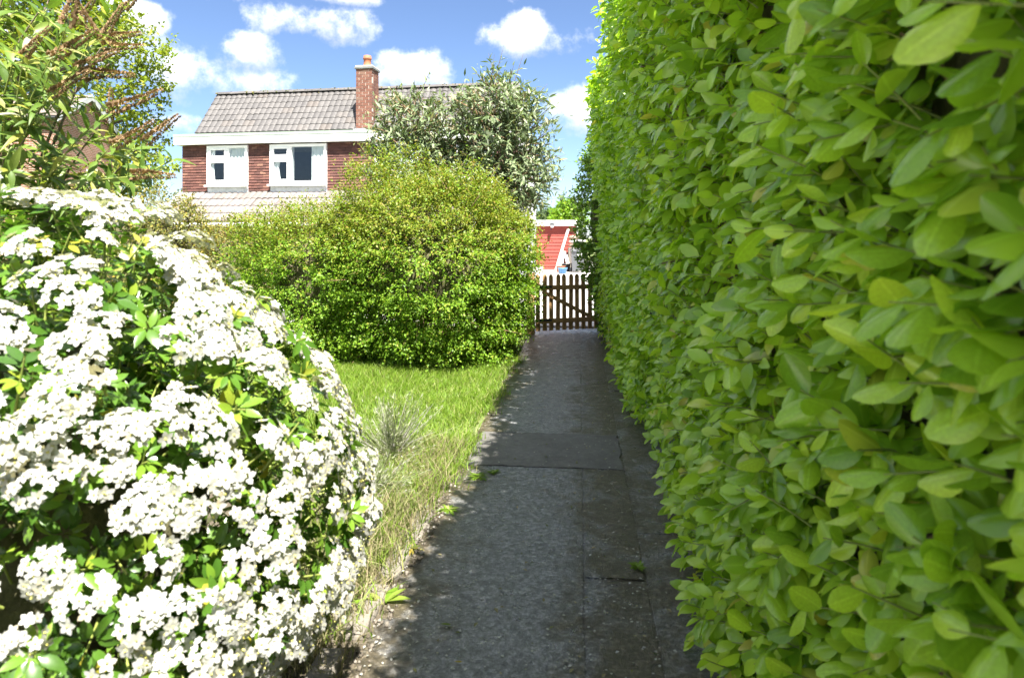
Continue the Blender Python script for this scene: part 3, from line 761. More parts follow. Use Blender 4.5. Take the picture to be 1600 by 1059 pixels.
# ------------------------------------------------------------------ butterfly bush with dry seed spikes, far left
def butterfly_bush():
    b0 = PX(-60, 3.75); base = np.array(b0)
    h = empty('butterfly_bush', b0); tag(h, 'lanky bush with lance leaves and dry brown flower spikes at upper left', 'bush')
    lt = leaf_tpl(5, 2, .28, .3, .14, 'lance'); P, A, Nn, S = [], [], [], []
    spikes = []; allpts = []; twigs = []
    targets = [(268, 250, 3.7), (225, 225, 3.5), (190, 260, 3.3), (95, 250, 3.2), (40, 150, 3.4), (150, 205, 3.5), (120, 40, 3.6), (60, 20, 3.3), (20, -40, 3.5), (20, 100, 3.2),
               (170, 60, 3.8), (195, 15, 4.0), (240, 265, 3.9), (40, 215, 3.1), (10, 230, 3.3), (-40, 60, 3.4), (-80, 160, 3.5), (130, 285, 3.2), (30, 40, 3.9), (95, -30, 3.8)]
    for n, (px, py, d) in enumerate(targets):
        tip = np.array(PX(px, d, ZP(py, d))); s0 = base + np.array((rng.normal(0, .09), rng.normal(0, .09), 0))
        mid = s0 * .45 + tip * .55; mid[2] = s0[2] * .2 + tip[2] * .8; mid[:2] = s0[:2] * .62 + tip[:2] * .38
        pts = [(1 - t) ** 2 * s0 + 2 * (1 - t) * t * mid + t * t * tip for t in np.linspace(0, 1, 12)]
        allpts.extend(pts[4:])
        MB().tube(pts, list(np.linspace(.014, .0035, 12)), 6).build('stem', 'bark' if n % 3 else 'green_twig', h, True, base)
        def leaves(pts, t0, cnt, sc):
            pts = [np.array(q) for q in pts]; ph = rng.random() * 3
            for t in np.linspace(t0, 1, cnt):
                f = t * (len(pts) - 1); i = min(int(f), len(pts) - 2); q = pts[i] + (pts[i + 1] - pts[i]) * (f - i); dr = nrm(pts[i + 1] - pts[i])
                sd = nrm(np.cross(dr, (0, 0, 1.)) + 1e-6); up = np.cross(sd, dr); ph += 1.57
                for sgn in (0, math.pi):
                    rad = sd * math.cos(ph + sgn) + up * math.sin(ph + sgn)
                    P.append(q); A.append(rad + dr * rng.uniform(.2, .9) + rng.normal(0, .12, 3)); Nn.append(dr + (0, 0, .7) + rng.normal(0, .3, 3)); S.append(sc * rng.uniform(.6, 1.15))
        leaves(pts, .45, 15, .145)
        for q in range(5):
            i = int(rng.integers(5, 11)); dr = nrm(pts[i + 1] - pts[i]); d2 = nrm(dr + rng.normal(0, .55, 3) + (0, 0, .2)); l2 = rng.uniform(.18, .38)
            sp = [pts[i] + d2 * l2 * t + np.array((0, 0, -.12 * l2 * t * t)) for t in np.linspace(0, 1, 5)]
            MB().tube(sp, [.004, .0035, .003, .0025, .002], 4).build('side_stem', 'green_twig', h, True, base)
            leaves(sp, .15, 8, .125)
        if n % 5 == 1: spikes.append((pts[-1], nrm(pts[-1] - pts[-2])))
    for px, py, d, ax in ((178, 32, 3.7, (.5, 0, .85)), (185, 58, 3.8, (.95, 0, .2)), (195, 72, 3.7, (.95, .1, .12)), (110, 72, 3.5, (.75, 0, .5)), (150, 95, 3.6, (.8, .1, .4)), (160, 118, 3.7, (.99, 0, .05)), (205, 160, 3.6, (.85, .1, .45)),
                          (205, 210, 3.6, (.8, 0, .5)), (110, 130, 3.5, (.7, .1, .5)), (235, 275, 3.6, (1, 0, .05)), (130, 20, 3.6, (-.4, 0, .9)), (172, 165, 3.9, (.03, 0, 1)), (115, 8, 3.4, (.3, 0, .9)), (60, 62, 3.5, (.6, 0, .7))):
        v = CW(ax[0], ax[1], ax[2]); a = nrm(np.array(v)); d -= .55; tip = np.array(PX(px, d, ZP(py, d))); spikes.append((tip - a * .10, a))
        # the twig that carries it, back towards the stems
        st = tip - a * .10; ap = np.array(allpts); back = ap[np.argmin(((ap - (st - a * .12)) ** 2).sum(1))]
        MB().tube([back, back * .4 + st * .6 - a * .05, st], [.0035, .003, .0022], 5).build('side_stem', 'green_twig', h, True, base)
        twigs.append([back, back * .4 + st * .6 - a * .05, st])
    for tw in twigs: leaves(tw, .1, 6, .12)
    fl = leaf_tpl(2, 1, .8, .1, .0)
    var = []
    for v in range(4):
        kk = 340; t = rng.random(kk); ph = rng.random(kk) * 6.28; rr = .027 * (1 - t * .75) * rng.uniform(.6, 1.1, kk)
        rad = np.stack([np.cos(ph), np.sin(ph), np.zeros(kk)], 1); pos = rad * rr[:, None] * .6; pos[:, 2] = t
        pos[:, :2] += (np.sin(t * 3 + v) * .01)[:, None]
        pos[:, 2] *= .21
        V, F = scatter(fl, pos, frames(rad + (0, 0, .6), np.stack([-rad[:, 1], rad[:, 0], np.ones(kk) * .5], 1)), .017 * (1 - .5 * t))
        var.append(mesh_np('seed_spike', V, F, 'seed_spike', np.repeat(rng.random(kk), len(fl[1]))))
    for n, (p, a) in enumerate(spikes):
        o = obj('seed_spike', var[n % 4], h); s = rng.uniform(.8, 1.25)
        o.matrix_basis = Matrix.LocRotScale(Vector(p - base), Vector(a).to_track_quat('Z', 'Y'), Vector((s, s, s)))
    P, A, Nn, S = map(np.array, (P, A, Nn, S)); M = frames(A, Nn); sx, sy, dd = to_screen(P)
    score = np.where((sx > 0) & (sx < 300) & (sy > 0) & (sy < 330), S / dd, 0)
    top = np.argsort(-score)[:300]; rest = np.ones(len(P), bool); rest[top] = False
    leaf_objects('leaf', [lt, leaf_tpl(5, 2, .28, .15, .12, 'lance'), leaf_tpl(5, 2, .22, .5, .16, 'lance')], top, P, M, S, 'butterfly_leaf', h, base)
    tag(obj('foliage', leaf_mesh('foliage', lt, P[rest], M[rest], S[rest], 'butterfly_leaf', base=base), h), kind='stuff')
butterfly_bush()

# ------------------------------------------------------------------ trees
def tree(name, label, base, height, clumps, n, leaf, mat, per=10, spray=.5, trunk=.22, tpl=small, group=None):
    base = np.array(base, float)
    h = empty(name, base); tag(h, label, 'tree', group)
    top = base + np.array((0, 0, height * .8))
    pts = [base - (0, 0, .1), base + np.array((.1, .05, height * .3)), base + np.array((-.08, .1, height * .6)), top]
    tr = MB().tube(pts, [trunk * 1.3, trunk, trunk * .65, trunk * .15], 9).build('trunk', 'bark', h, True, base)
    P, D = [], []
    ws = np.array([c[3] ** 2 for c in clumps]); ws = ws / ws.sum()
    for c, w in zip(clumps, ws):
        cc = np.array(c[:3]); st = base + np.array((0, 0, min(cc[2] * .75, height * .7)))
        MB().tube([st, (st + cc) / 2 + (0, 0, .15), cc], [trunk * .4, trunk * .25, .02], 6).build('limb', 'bark', h, True, base)
        k = int(n * w); u = unit(k); rr = rng.random(k) ** .45
        s = 1 + .18 * vnoise(cc + u * c[3], 2.2, 1)
        P.append(cc + u * np.array((c[3], c[3], c[4])) * (rr * s)[:, None]); D.append(u)
    SP = np.concatenate(P); SD = np.concatenate(D); k = len(SP)
    dirs = nrm(SD + rng.normal(0, .5, (k, 3)) + (0, 0, .1))
    pos = SP[:, None, :] + dirs[:, None, :] * (spray * rng.random((k, per)))[:, :, None] + rng.normal(0, spray * .16, (k, per, 3))
    nm = rng.normal(0, .5, (k * per, 3)) + (0, 0, .8); ax = rng.normal(size=(k * per, 3)) + np.repeat(dirs, per, 0) * .5
    pos = pos.reshape(-1, 3)
    tag(obj('crown', leaf_mesh('crown', tpl, pos, frames(ax, nm), leaf * rng.uniform(.7, 1.3, len(pos)), mat, base=base), h), kind='stuff')
    return h
dT = 34
def tc_(px, py, r, ry=None, d=dT): return tuple(PX(px, d + random.uniform(-1, 1), ZP(py, d))) + (r, ry or r)
tree('broadleaf_tree', 'tall broadleaf tree with yellow green leaves behind the brick house', V3(PX(90, dT)), 14.0,
     [tc_(215, 80, 1.35), tc_(235, 120, .9), tc_(200, 150, 1.3), tc_(160, 60, 1.6), tc_(175, 20, 1.1, .9), tc_(120, 90, 1.7), tc_(225, 215, 1.2), tc_(235, 260, .95), tc_(195, 260, 1.3), tc_(90, 30, 1.8), tc_(150, -40, 1.6), tc_(60, 110, 2.0),
      tc_(40, 30, 1.9), tc_(0, 80, 2.2), tc_(-20, 0, 2.0), tc_(70, -60, 2.2), tc_(240, 170, .6), tc_(180, 200, 1.5), tc_(-60, 120, 2.2), tc_(205, 300, 1.1)], 2300, .20, 'tree_leaf', 11, .55, .32)
tree('bright_tree', 'small bright green tree rising behind the red garage', V3(PX(886, 42)), 4.5, [tuple(PX(886, 42, 3.0)) + (.9, .8), tuple(PX(874, 42, 2.7)) + (.7, .6), tuple(PX(900, 42, 3.0)) + (1.0, .8)], 420, .16, 'shrub_leaf', 9, .35, .1)
tree('conifer_tree', 'dark pointed conifer far behind the red garage', V3(PX(885, 62)), 5.6, [tuple(PX(885, 62, 2.2)) + (1.5, 1.2), tuple(PX(885, 62, 3.6)) + (1.0, 1.1), tuple(PX(885.5, 62, 4.7)) + (.5, .8)], 500, .2, 'conifer_leaf', 9, .45, .12)
tree('distant_tree', 'low spreading dull green tree far off between house and garage', V3(PX(850, 68)), 4.4, [tuple(PX(840, 68, 3.2)) + (1.3, .8), tuple(PX(855, 68, 3.5)) + (1.3, .7), tuple(PX(868, 68, 3.2)) + (1.0, .6)], 480, .2, 'conifer_leaf', 9, .45, .12)

# ------------------------------------------------------------------ chalet style house
HA = R(9.0)
H0 = (-8.97, 18.4)
hca, hsa = math.cos(HA), math.sin(HA)
def hx(px):                       # facade x for a picture column
    q = (px - 800) / FPX; return (-H0[0] + q * H0[1]) / (hca + hsa * q)
def hd(x, y=0.0): return H0[1] - hsa * x + hca * y
def hz(px, py, y=0.0): return ZP(py, hd(hx(px), y))
def house():
    h = empty('chalet_house', CW(H0[0], H0[1]), YAW - HA)
    tag(h, 'chalet house with grey tiled roof, brick chimney and red tile hung dormer wall', 'house')
    W = hx(808); FB, FT = 4.02, 4.22; WY = .16; SZ = hz(450, 297)
    # walls
    wins = [(hx(320.5), hx(384)), (hx(419), hx(508)), (hx(584), hx(652)), (hx(712), hx(774))]
    ZW0, ZW1 = hz(350, 290), FB - .035
    wb = MB()
    xs = [0] + [v for w in wins for v in w] + [W]
    for i in range(0, len(xs), 2): wb.box(xs[i], xs[i + 1], WY, WY + .2, 2.4, FB - .004)
    for a, b in wins: wb.box(a, b, WY, WY + .2, 2.4, ZW0)
    wb.box(0, .2, WY + .2, 2.2, 2.4, FB - .004); wb.box(W - .2, W, WY + .2, 2.2, 2.4, FB - .004)
    wb.build('wall', 'render_grey', h)
    lw = MB(); lw.box(.05, W - .05, -.75, -.55, 0, 1.95); lw.box(.05, .25, -.55, 4.1, 0, 2.4); lw.box(.25, W - .25, 3.9, 4.1, 0, 2.4)
    MB().box(W - .25, W - .03, -.55, 4.1, 0, 1.94).build('side_wall', 'render_grey', h); MB().box(W - .25, W - .03, .37, 4.1, 1.94, 4.0).build('side_wall', 'render_grey', h)
    lw.build('ground_wall', 'brick', h)
    MB().box(.25, W - .25, 1.9, 2.0, 2.4, FB - .01).build('inner_wall', 'dark_void', h)
    MB().box(.25, W - .25, .4, 1.9, 2.42, 2.5).build('upper_floor', 'dark_void', h)
    # hung tiles, course by course
    g = .0735; tw = .165
    for i in range(0, len(xs), 2):
        x0, x1 = xs[i] + .004, xs[i + 1] - .004; t = MB(); z = SZ; row = 0
        while z < FB - .05:
            x = x0 - (tw / 2 if row % 2 else 0)
            while x < x1:
                a, b = max(x + .002, x0), min(x + tw - .002, x1)
                if b - a > .01:
                    o = rng.normal(0, .0025); zt = min(z + g + .012, FB - .006); zb = z + rng.normal(0, .002)
                    t.hexa([(a, WY - .042 + o, zb), (b, WY - .042 + o, zb), (b, WY - .022 + o, zb), (a, WY - .022 + o, zb), (a, WY - .020, zt), (b, WY - .020, zt), (b, WY - .004, zt), (a, WY - .004, zt)], rng.random())
                x += tw
            z += g; row += 1
        tag(t.build('hanging_tiles', 'hung_tile', h), kind='stuff')
    # fascia, flat roof edge, soffit
    fs = MB().box(-.12, W + .05, -.06, -.035, FB, FT).build('fascia', 'white_paint', h)
    MB().box(-.12, W + .05, -.035, WY + .3, FB + .01, FB + .03).build('soffit', 'white_paint', h)
    MB().box(-.12, -.095, -.035, 1.6, FB, FT).build('fascia', 'white_paint', h)
    MB().box(-.13, W + .06, -.075, 1.5, FT + .004, FT + .075).build('flat_roof', 'lead_green', h)
    # windows
    for n, (a, b) in enumerate(wins):
        w = empty('window', (0, 0, 0)); w.parent = h
        f = .07; y0, y1 = WY - .10, WY + .05; mid = a + (b - a) * (.52 if n == 0 else .37)
        tr = ZW1 - (ZW1 - ZW0) * .34
        fr = MB()
        fr.box(a, b, y0, y1, ZW0, ZW0 + f * 1.5); fr.box(a, b, y0, y1, ZW1 - f, ZW1)
        for x in (a, b - f): fr.box(x, x + f, y0, y1, ZW0 + f * 1.5, ZW1 - f)
        fr.box(mid - f * .6, mid + f * .6, y0, y1, ZW0 + f * 1.5, ZW1 - f); fr.box(a + f, mid - f * .6, y0, y1, tr - .05, tr + .05)
        bevel(fr.build('frame', 'white_plastic', w), .006)
        MB().box(a - .03, b + .03, y0 - .07, y0 - .002, ZW0 - .03, ZW0 + .015).build('sill', 'white_plastic', w)
        for q, (x0, x1, z0, z1) in enumerate(((a + f, mid - f * .6, tr + .05, ZW1 - f), (a + f, mid - f * .6, ZW0 + f * 1.5, tr - .05), (mid + f * .6, b - f, ZW0 + f * 1.5, ZW1 - f))):
            if q < 2:
                sf = .045; s = MB()
                s.box(x0, x1, y0 - .012, y0 + .05, z0, z0 + sf); s.box(x0, x1, y0 - .012, y0 + .05, z1 - sf, z1)
                s.box(x0, x0 + sf, y0 - .012, y0 + .05, z0 + sf, z1 - sf); s.box(x1 - sf, x1, y0 - .012, y0 + .05, z0 + sf, z1 - sf)
                s.build('sash', 'white_plastic', w); x0 += sf; x1 -= sf; z0 += sf; z1 -= sf
            MB().box(x0, x1, y0 + .02, y0 + .026, z0, z1).build('pane', 'window_glass', w)
        # net curtains hung in folds
        def curtain(x0, x1, z0, z1, sway=0.0):
            nx = max(8, int((x1 - x0) / .02)); V = []
            for zz in (z0, (z0 + z1) / 2, z1):
                for i in range(nx + 1):
                    x = x0 + (x1 - x0) * i / nx; sh = sway * (1 - abs((zz - z0) / (z1 - z0) - .45) * 1.6) if sway else 0
                    V.append((x + sh * (i / nx), y0 + .065 + .014 * math.sin(i * 1.25), zz))
            F = [(r * (nx + 1) + i, r * (nx + 1) + i + 1, (r + 1) * (nx + 1) + i + 1, (r + 1) * (nx + 1) + i) for r in range(2) for i in range(nx)]
            obj('curtain', mesh_np('curtain', V, F, 'curtain'), w)
        if n == 0:
            curtain(mid + .02, b - f * .5, ZW0 + .1, ZW1 - .05); curtain(a + f, a + f + .17, ZW0 + .1, ZW1 - .05, -.06)
        elif n == 1:
            curtain(b - f - .36, b - f * .5, ZW0 + .1, ZW1 - .05, -.0); curtain(a + f, a + f + .24, ZW0 + .1, tr + .1, -.08)
        else: curtain(a + f, b - f, ZW0 + .1, ZW1 - .05)
    # flashing under the windows and lower roof with interlocking tiles
    for a, b in wins: MB().box(a + .005, b - .005, WY - .055, WY - .004, SZ - .06, ZW0 - .032).build('flashing', 'lead_flashing', h)
    EY, EZ = -1.0, hz(330, 347, -1.0)
    RY, RZ = WY - .02, SZ - .02
    lr = empty('lower_roof', (0, 0, 0)); lr.parent = h
    MB().hexa([(0, EY, EZ - .06), (W, EY, EZ - .06), (W, RY, RZ - .09), (0, RY, RZ - .09), (0, EY, EZ - .01), (W, EY, EZ - .01), (W, RY, RZ - .04), (0, RY, RZ - .04)]).build('roof_deck', 'felt', lr)
    def tile_mesh(nm, mat, w, l):
        # double roll interlocking tile, length along +Y, upper face wavy
        n = 8; V = []
        for yy, zz in ((0, 0), (l, 0)):
            for i in range(n + 1):
                x = w * i / n; z = .022 * abs(math.sin(math.pi * 2 * i / n)) ** .8
                V.append((x, yy, z + .022 + zz))
        for i in range(n + 1): V.append((w * i / n, 0, .0))
        F = [(i, i + 1, n + 1 + i + 1, n + 1 + i) for i in range(n)] + [(2 * n + 2 + i, 2 * n + 2 + i + 1, i + 1, i) for i in range(n)]
        return mesh_np(nm, V, F, mat, None, False)
    def lay(parent, me, x0, x1, w, p0, p1, rows, maxn=10**9):
        p0, p1 = Vector(p0), Vector(p1); sl = (p1 - p0); ang = math.atan2(sl.z, sl.y); g = sl.length / rows; cnt = 0
        cols = int((x1 - x0) / w)
        for r in range(rows):
            for c in range(cols):
                if cnt >= maxn: return
                o = obj('roof_tile', me, parent); cnt += 1
                q = p0 + sl * (r / rows)
                o.location = (x0 + c * w + rng.normal(0, .003), q.y, q.z + .012 + rng.normal(0, .003)); o.rotation_euler = (ang - .055 + rng.normal(0, .006), rng.normal(0, .004), rng.normal(0, .006))
    sl = math.hypot(RY - EY, RZ - EZ)
    lt = tile_mesh('roof_tile', 'pale_roof_tile', .33, sl / 4 + .04)
    lay(lr, lt, .02, .02 + .33 * int(W / .33 + .2) + .001, .33, (0, EY - .04, EZ), (0, RY, RZ - .03), 4)
    MB().tube([(-.05, EY - .09, EZ - .07), (W, EY - .09, EZ - .07)], .055, 10).build('gutter', 'white_plastic', lr, True)
    bb = MB().hexa([(-.05, EY - .03, EZ - .16), (-.02, EY - .03, EZ - .16), (-.02, RY, RZ - .16), (-.05, RY, RZ - .16), (-.05, EY - .03, EZ + .05), (-.02, EY - .03, EZ + .05), (-.02, RY, RZ + .05), (-.05, RY, RZ + .05)]).build('bargeboard', 'white_paint', lr)
    # main roof
    B0, B1 = .50, 1.55
    zb = ZP(209.5, hd(.15, B0)); zr = ZP(148, hd(.2, B1))
    mr = empty('main_roof', (0, 0, 0)); mr.parent = h
    x0 = .14; x1 = x0 + .33 * int((W - .1) / .33)
    MB().hexa([(x0, B0, zb - .25), (x1, B0, zb - .25), (x1, B1, zr - .07), (x0, B1, zr - .07), (x0, B0, zb - .01), (x1, B0, zb - .01), (x1, B1, zr - .01), (x0, B1, zr - .01)]).build('roof_deck', 'felt', mr)
    MB().hexa([(x0, B1 + .002, zr - .2), (x1, B1 + .002, zr - .2), (x1, 4.3, 3.8), (x0, 4.3, 3.8), (x0, B1 + .002, zr - .005), (x1, B1 + .002, zr - .005), (x1, 4.3, 3.95), (x0, 4.3, 3.95)]).build('rear_slope', 'roof_tile', mr)
    for xx in (x0 + .03, x1 - .1): MB().add([(xx, B0 + .05, 2.4), (xx, 4.1, 2.4), (xx, 4.1, 3.8), (xx, B1, zr - .1), (xx, B0 + .05, zb - .05), (xx, B1, 2.4)], [(0, 5, 3, 4), (5, 1, 2, 3)]).build('gable_wall', 'render_grey', mr)
    S2 = math.hypot(B1 - B0, zr - zb)
    mt = tile_mesh('roof_tile', 'roof_tile', .33, S2 / 7 + .045)
    lay(mr, mt, x0, x1 + .01, .33, (0, B0 - .03, zb - .01), (0, B1, zr - .01), 7)
    for i in range(int((x1 - x0) / .456)):
        xx = x0 + i * .456
        V = []; n = 6
        for e in (0, .47):
            for j in range(n + 1):
                a = math.pi * j / n; V.append((xx + e, B1 + .12 * math.cos(a), zr - .02 + .085 * math.sin(a) + (.008 if e else 0)))
        o = obj('ridge_tile', mesh_np('ridge_tile', V, [(j, j + 1, n + 2 + j, n + 1 + j) for j in range(n)], 'roof_tile', np.full(n, rng.random()), True), mr)
    moss = cubeball(); km = 120
    mp = np.stack([rng.uniform(x0, x1, km), B1 - .08 + rng.normal(0, .05, km), np.full(km, zr + .03)], 1); mp[:, 2] += rng.normal(0, .02, km) - np.maximum(0, B1 - .1 - mp[:, 1]) * .8
    tag(obj('moss', leaf_mesh('moss', moss, mp, frames(unit(km), unit(km)), rng.uniform(.01, .03, km), 'gold_leaf'), mr), kind='stuff')
    # chimney: single bricks round a mortar core
    ch = empty('chimney', (0, 0, 0)); ch.parent = h
    cx0, cx1 = hx(555) - .16, hx(583) - .20; cy0, cy1 = .45, .45 + .5; cz0 = FT + .05; cz1 = ZP(108, hd(cx0, cy0))
    MB().box(cx0 + .006, cx1 - .006, cy0 + .006, cy1 - .006, cz0, cz1).build('mortar_core', 'mortar', ch)
    bl, bh = (cx1 - cx0 - .02) / 2.5, .065
    bms = {}
    def brick(x0, x1, y0, y1, z):
        k = (round(x1 - x0, 3), round(y1 - y0, 3))
        if k not in bms: bms[k] = MB().box(0, x1 - x0, 0, y1 - y0, 0, bh).mesh('brick', 'brick')
        o = obj('brick', bms[k], ch, (x0 + rng.normal(0, .0012), y0 + rng.normal(0, .0015), z))
    z = cz0; row = 0
    wd = .1
    while z + bh < cz1:
        # front and sides laid in stretcher bond, with half bricks
        half = (bl - .01) / 2
        seq = [bl, bl, half] if row % 2 == 0 else [half, bl, bl]
        x = cx0
        for l in seq: brick(x, x + l, cy0, cy0 + wd, z); x += l + .01
        for xs_ in (cx0, cx1 - wd):
            y = cy0 + wd + .01; rem = cy1 - y
            seqy = [rem * .62, rem * .38 - .01] if row % 2 == 0 else [rem * .36, rem * .64 - .01]
            for l in seqy: brick(xs_, xs_ + wd, y, y + l, z); y += l + .01
        z += bh + .01; row += 1
    MB().box(cx0 - .035, cx1 + .035, cy0 - .035, cy1 + .035, cz1 + .002, cz1 + .05).build('cap', 'felt', ch)
    MB().box(cx0 - .01, cx1 + .01, cy0 - .01, cy1 + .01, cz1 + .052, cz1 + .09).build('flaunching', 'mortar', ch)
    zt = cz1 + .09
    pot = MB().lathe([(.115, 0), (.115, .05), (.10, .08), (.095, .2), (.112, .21), (.115, .25), (.10, .26), (.10, .31), (.085, .31), (.08, .2)], ((cx0 + cx1) / 2, (cy0 + cy1) / 2, zt), 16).build('chimney_pot', 'clay_pot', ch, True)
    MB().box(cx0 - .02, cx1 + .02, cy0 - .12, cy0 - .003, FT + .08, FT + .16).build('lead_apron', 'lead_flashing', ch)
    # downpipe and grey cladding at the right corner
    MB().tube([(W + .05, WY - .02, 0), (W + .05, WY - .02, FB)], .04, 8).build('downpipe', 'render_grey', h, True)
house()

# ------------------------------------------------------------------ brick house on the far left
def far_house():
    d0 = 30.0
    a = PX(137, d0)
    h = empty('brick_house', (a.x, a.y, 0), YAW + R(6))       # ridge along local -x, gable at x = 0
    tag(h, 'red brick house with brown tiled gable roof half hidden by bushes', 'house')
    zr = ZP(150, d0); hw, rise, LN = 2.5, 1.25, 9.5; ze = zr - rise
    # gable wall with pentagon outline
    V = [(0, -hw, 0), (0, hw, 0), (0, hw, ze), (0, 0, zr - .08), (0, -hw, ze)]
    V2 = V + [(-.25, y, z) for _, y, z in V]
    g = MB().add(V2, [(0, 1, 2, 4), (5, 9, 7, 6), (0, 4, 9, 5), (1, 6, 7, 2)]); g.add([V[2], V[3], V[4], V[4]], [(0, 1, 2, 2)])
    me = bpy.data.meshes.new('wall'); me.from_pydata(V2, [], [(0, 1, 2, 3, 4), (9, 8, 7, 6, 5), (0, 5, 6, 1), (1, 6, 7, 2), (4, 9, 5, 0)]); me.materials.append(MATS['far_brick'])
    gw = obj('wall', me, h)
    MB().box(-LN, -.252, -hw, -hw + .25, 0, ze - .02).build('wall', 'far_brick', h)
    MB().box(-LN, -.252, hw - .25, hw, 0, ze - .02).build('wall', 'far_brick', h)
    MB().box(-LN, -LN + .25, -hw + .252, hw - .252, 0, ze).build('wall', 'far_brick', h)
    for s in (-1, 1):
        rf = empty('roof', (0, 0, 0)); rf.parent = h
        e = .25; yo = s * (hw + e); zo = ze - rise * e / hw
        sh = [(-LN, 0, zr - .1), (.18, 0, zr - .1), (.18, yo, zo - .1), (-LN, yo, zo - .1), (-LN, 0, zr), (.18, 0, zr), (.18, yo, zo), (-LN, yo, zo)]
        MB().hexa(sh).build('roof_deck', 'felt', rf)
        rows = 12; t = MB()
        for r in range(rows):
            for c in range(int((LN + .2) / .33)):
                x = .2 - .33 * (c + 1); f0, f1 = r / rows, (r + 1.12) / rows
                ya, yb = yo * (1 - f0), yo * (1 - min(f1, 1)); za, zb_ = zo + (zr - zo) * f0, zo + (zr - zo) * min(f1, 1)
                o = rng.normal(0, .006)
                t.hexa([(x + .006, ya, za + .03 + o), (x + .324, ya, za + .03 + o), (x + .324, yb, zb_ + .006), (x + .006, yb, zb_ + .006), (x + .006, ya, za + .055 + o), (x + .324, ya, za + .055 + o), (x + .324, yb, zb_ + .03), (x + .006, yb, zb_ + .03)], rng.random())
        tag(t.build('roof_tiles', 'far_roof_tile', rf), kind='stuff')
        MB().hexa([(.18, 0, zr - .2), (.21, 0, zr - .2), (.21, yo, zo - .2), (.18, yo, zo - .2), (.18, 0, zr + .05), (.21, 0, zr + .05), (.21, yo, zo + .05), (.18, yo, zo + .05)]).build('bargeboard', 'render_grey', rf)
        MB().tube([(-LN, yo + s * .06, zo - .05), (.15, yo + s * .06, zo - .05)], .05, 8).build('gutter', 'tub_black', rf, True)
    def win(y, z0, z1, wy, n):
        w = empty('window', (0, 0, 0)); w.parent = h; f = MB(); t = .06
        f.box(.002, .05, y - wy, y + wy, z0, z0 + t); f.box(.002, .05, y - wy, y + wy, z1 - t, z1); f.box(.002, .05, y - wy, y - wy + t, z0 + t, z1 - t); f.box(.002, .05, y + wy - t, y + wy, z0 + t, z1 - t)
        f.box(.002, .05, y - t / 2, y + t / 2, z0 + t, z1 - t)
        f.build('frame', 'white_plastic', w); MB().box(.004, .03, y - wy + t, y - t / 2, z0 + t, z1 - t).build('pane', 'window_glass', w); MB().box(.004, .03, y + t / 2, y + wy - t, z0 + t, z1 - t).build('pane', 'window_glass', w)
        MB().box(.0, .10, y - wy - .06, y + wy + .06, z0 - .06, z0 - .003).build('sill', 'white_plastic', w)
    win(.5, 3.3, 4.5, .6, 0); win(.2, 1.0, 2.1, .6, 1)
far_house()

# ------------------------------------------------------------------ picket gate
def gate():
    gl = PX(837, 10.85); ang = YAW + R(20)
    g = empty('picket_gate', (gl.x, gl.y, 0), ang); tag(g, 'brown wooden picket gate closing the end of the path', 'gate')
    Wg, Hg = 1.12, .93
    n = 10; pw = .068
    V = []
    prof = [(-pw / 2, 0), (pw / 2, 0), (pw / 2, .85)] + [(pw / 2 * math.cos(a), .85 + pw * .75 * math.sin(a)) for a in np.linspace(.35, math.pi - .35, 5)] + [(-pw / 2, .85)]
    k = len(prof); vs = [(x, 0, z) for x, z in prof] + [(x, .02, z) for x, z in prof]
    me = bpy.data.meshes.new('picket'); me.from_pydata(vs, [], [tuple(range(k)), tuple(range(2 * k - 1, k - 1, -1))] + [(i, i + k, (i + 1) % k + k, (i + 1) % k) for i in range(k)]); me.materials.append(MATS['gate_wood'])
    for i in range(n):
        o = obj('picket', me, g, (.045 + i * (Wg - .09) / (n - 1), .0, .05)); o.rotation_euler = (0, R(random.uniform(-.6, .6)), 0)
    for z in (.17, .70): bevel(MB().box(0, Wg, -.045, -.002, z, z + .075).build('rail', 'gate_wood', g), .004)
    M = Matrix.Translation((.12, -.024, .705)) @ Matrix.Rotation(math.atan2(.47, .93), 4, 'Y')
    MB().box(0, 1.02, -.018, .02, -.06, 0, M=M).build('brace', 'gate_wood', g)
    for z in (.19, .72): MB().box(-.03, .26, -.053, -.047, z + .018, z + .052).build('hinge_strap', 'tub_black', g)
    MB().box(Wg - .12, Wg + .02, -.06, -.047, .725, .755).build('latch', 'tub_black', g)
    for dx, lab in ((-.085, 'dark square gate post beside the rounded shrub'), (Wg + .075, 'dark square gate post hidden in the hedge end')):
        p = g.matrix_basis @ Vector((dx, 0, 0)) if False else Vector((gl.x, gl.y, 0)) + Vector((math.cos(ang) * dx, math.sin(ang) * dx, 0))
        o = MB().box(-.055, .055, -.05, .05, -.1, .98).build('gate_post', 'gate_wood'); o.location = p; o.rotation_euler = (0, 0, ang); bevel(o, .008)
        tag(o, lab, 'post')
gate()

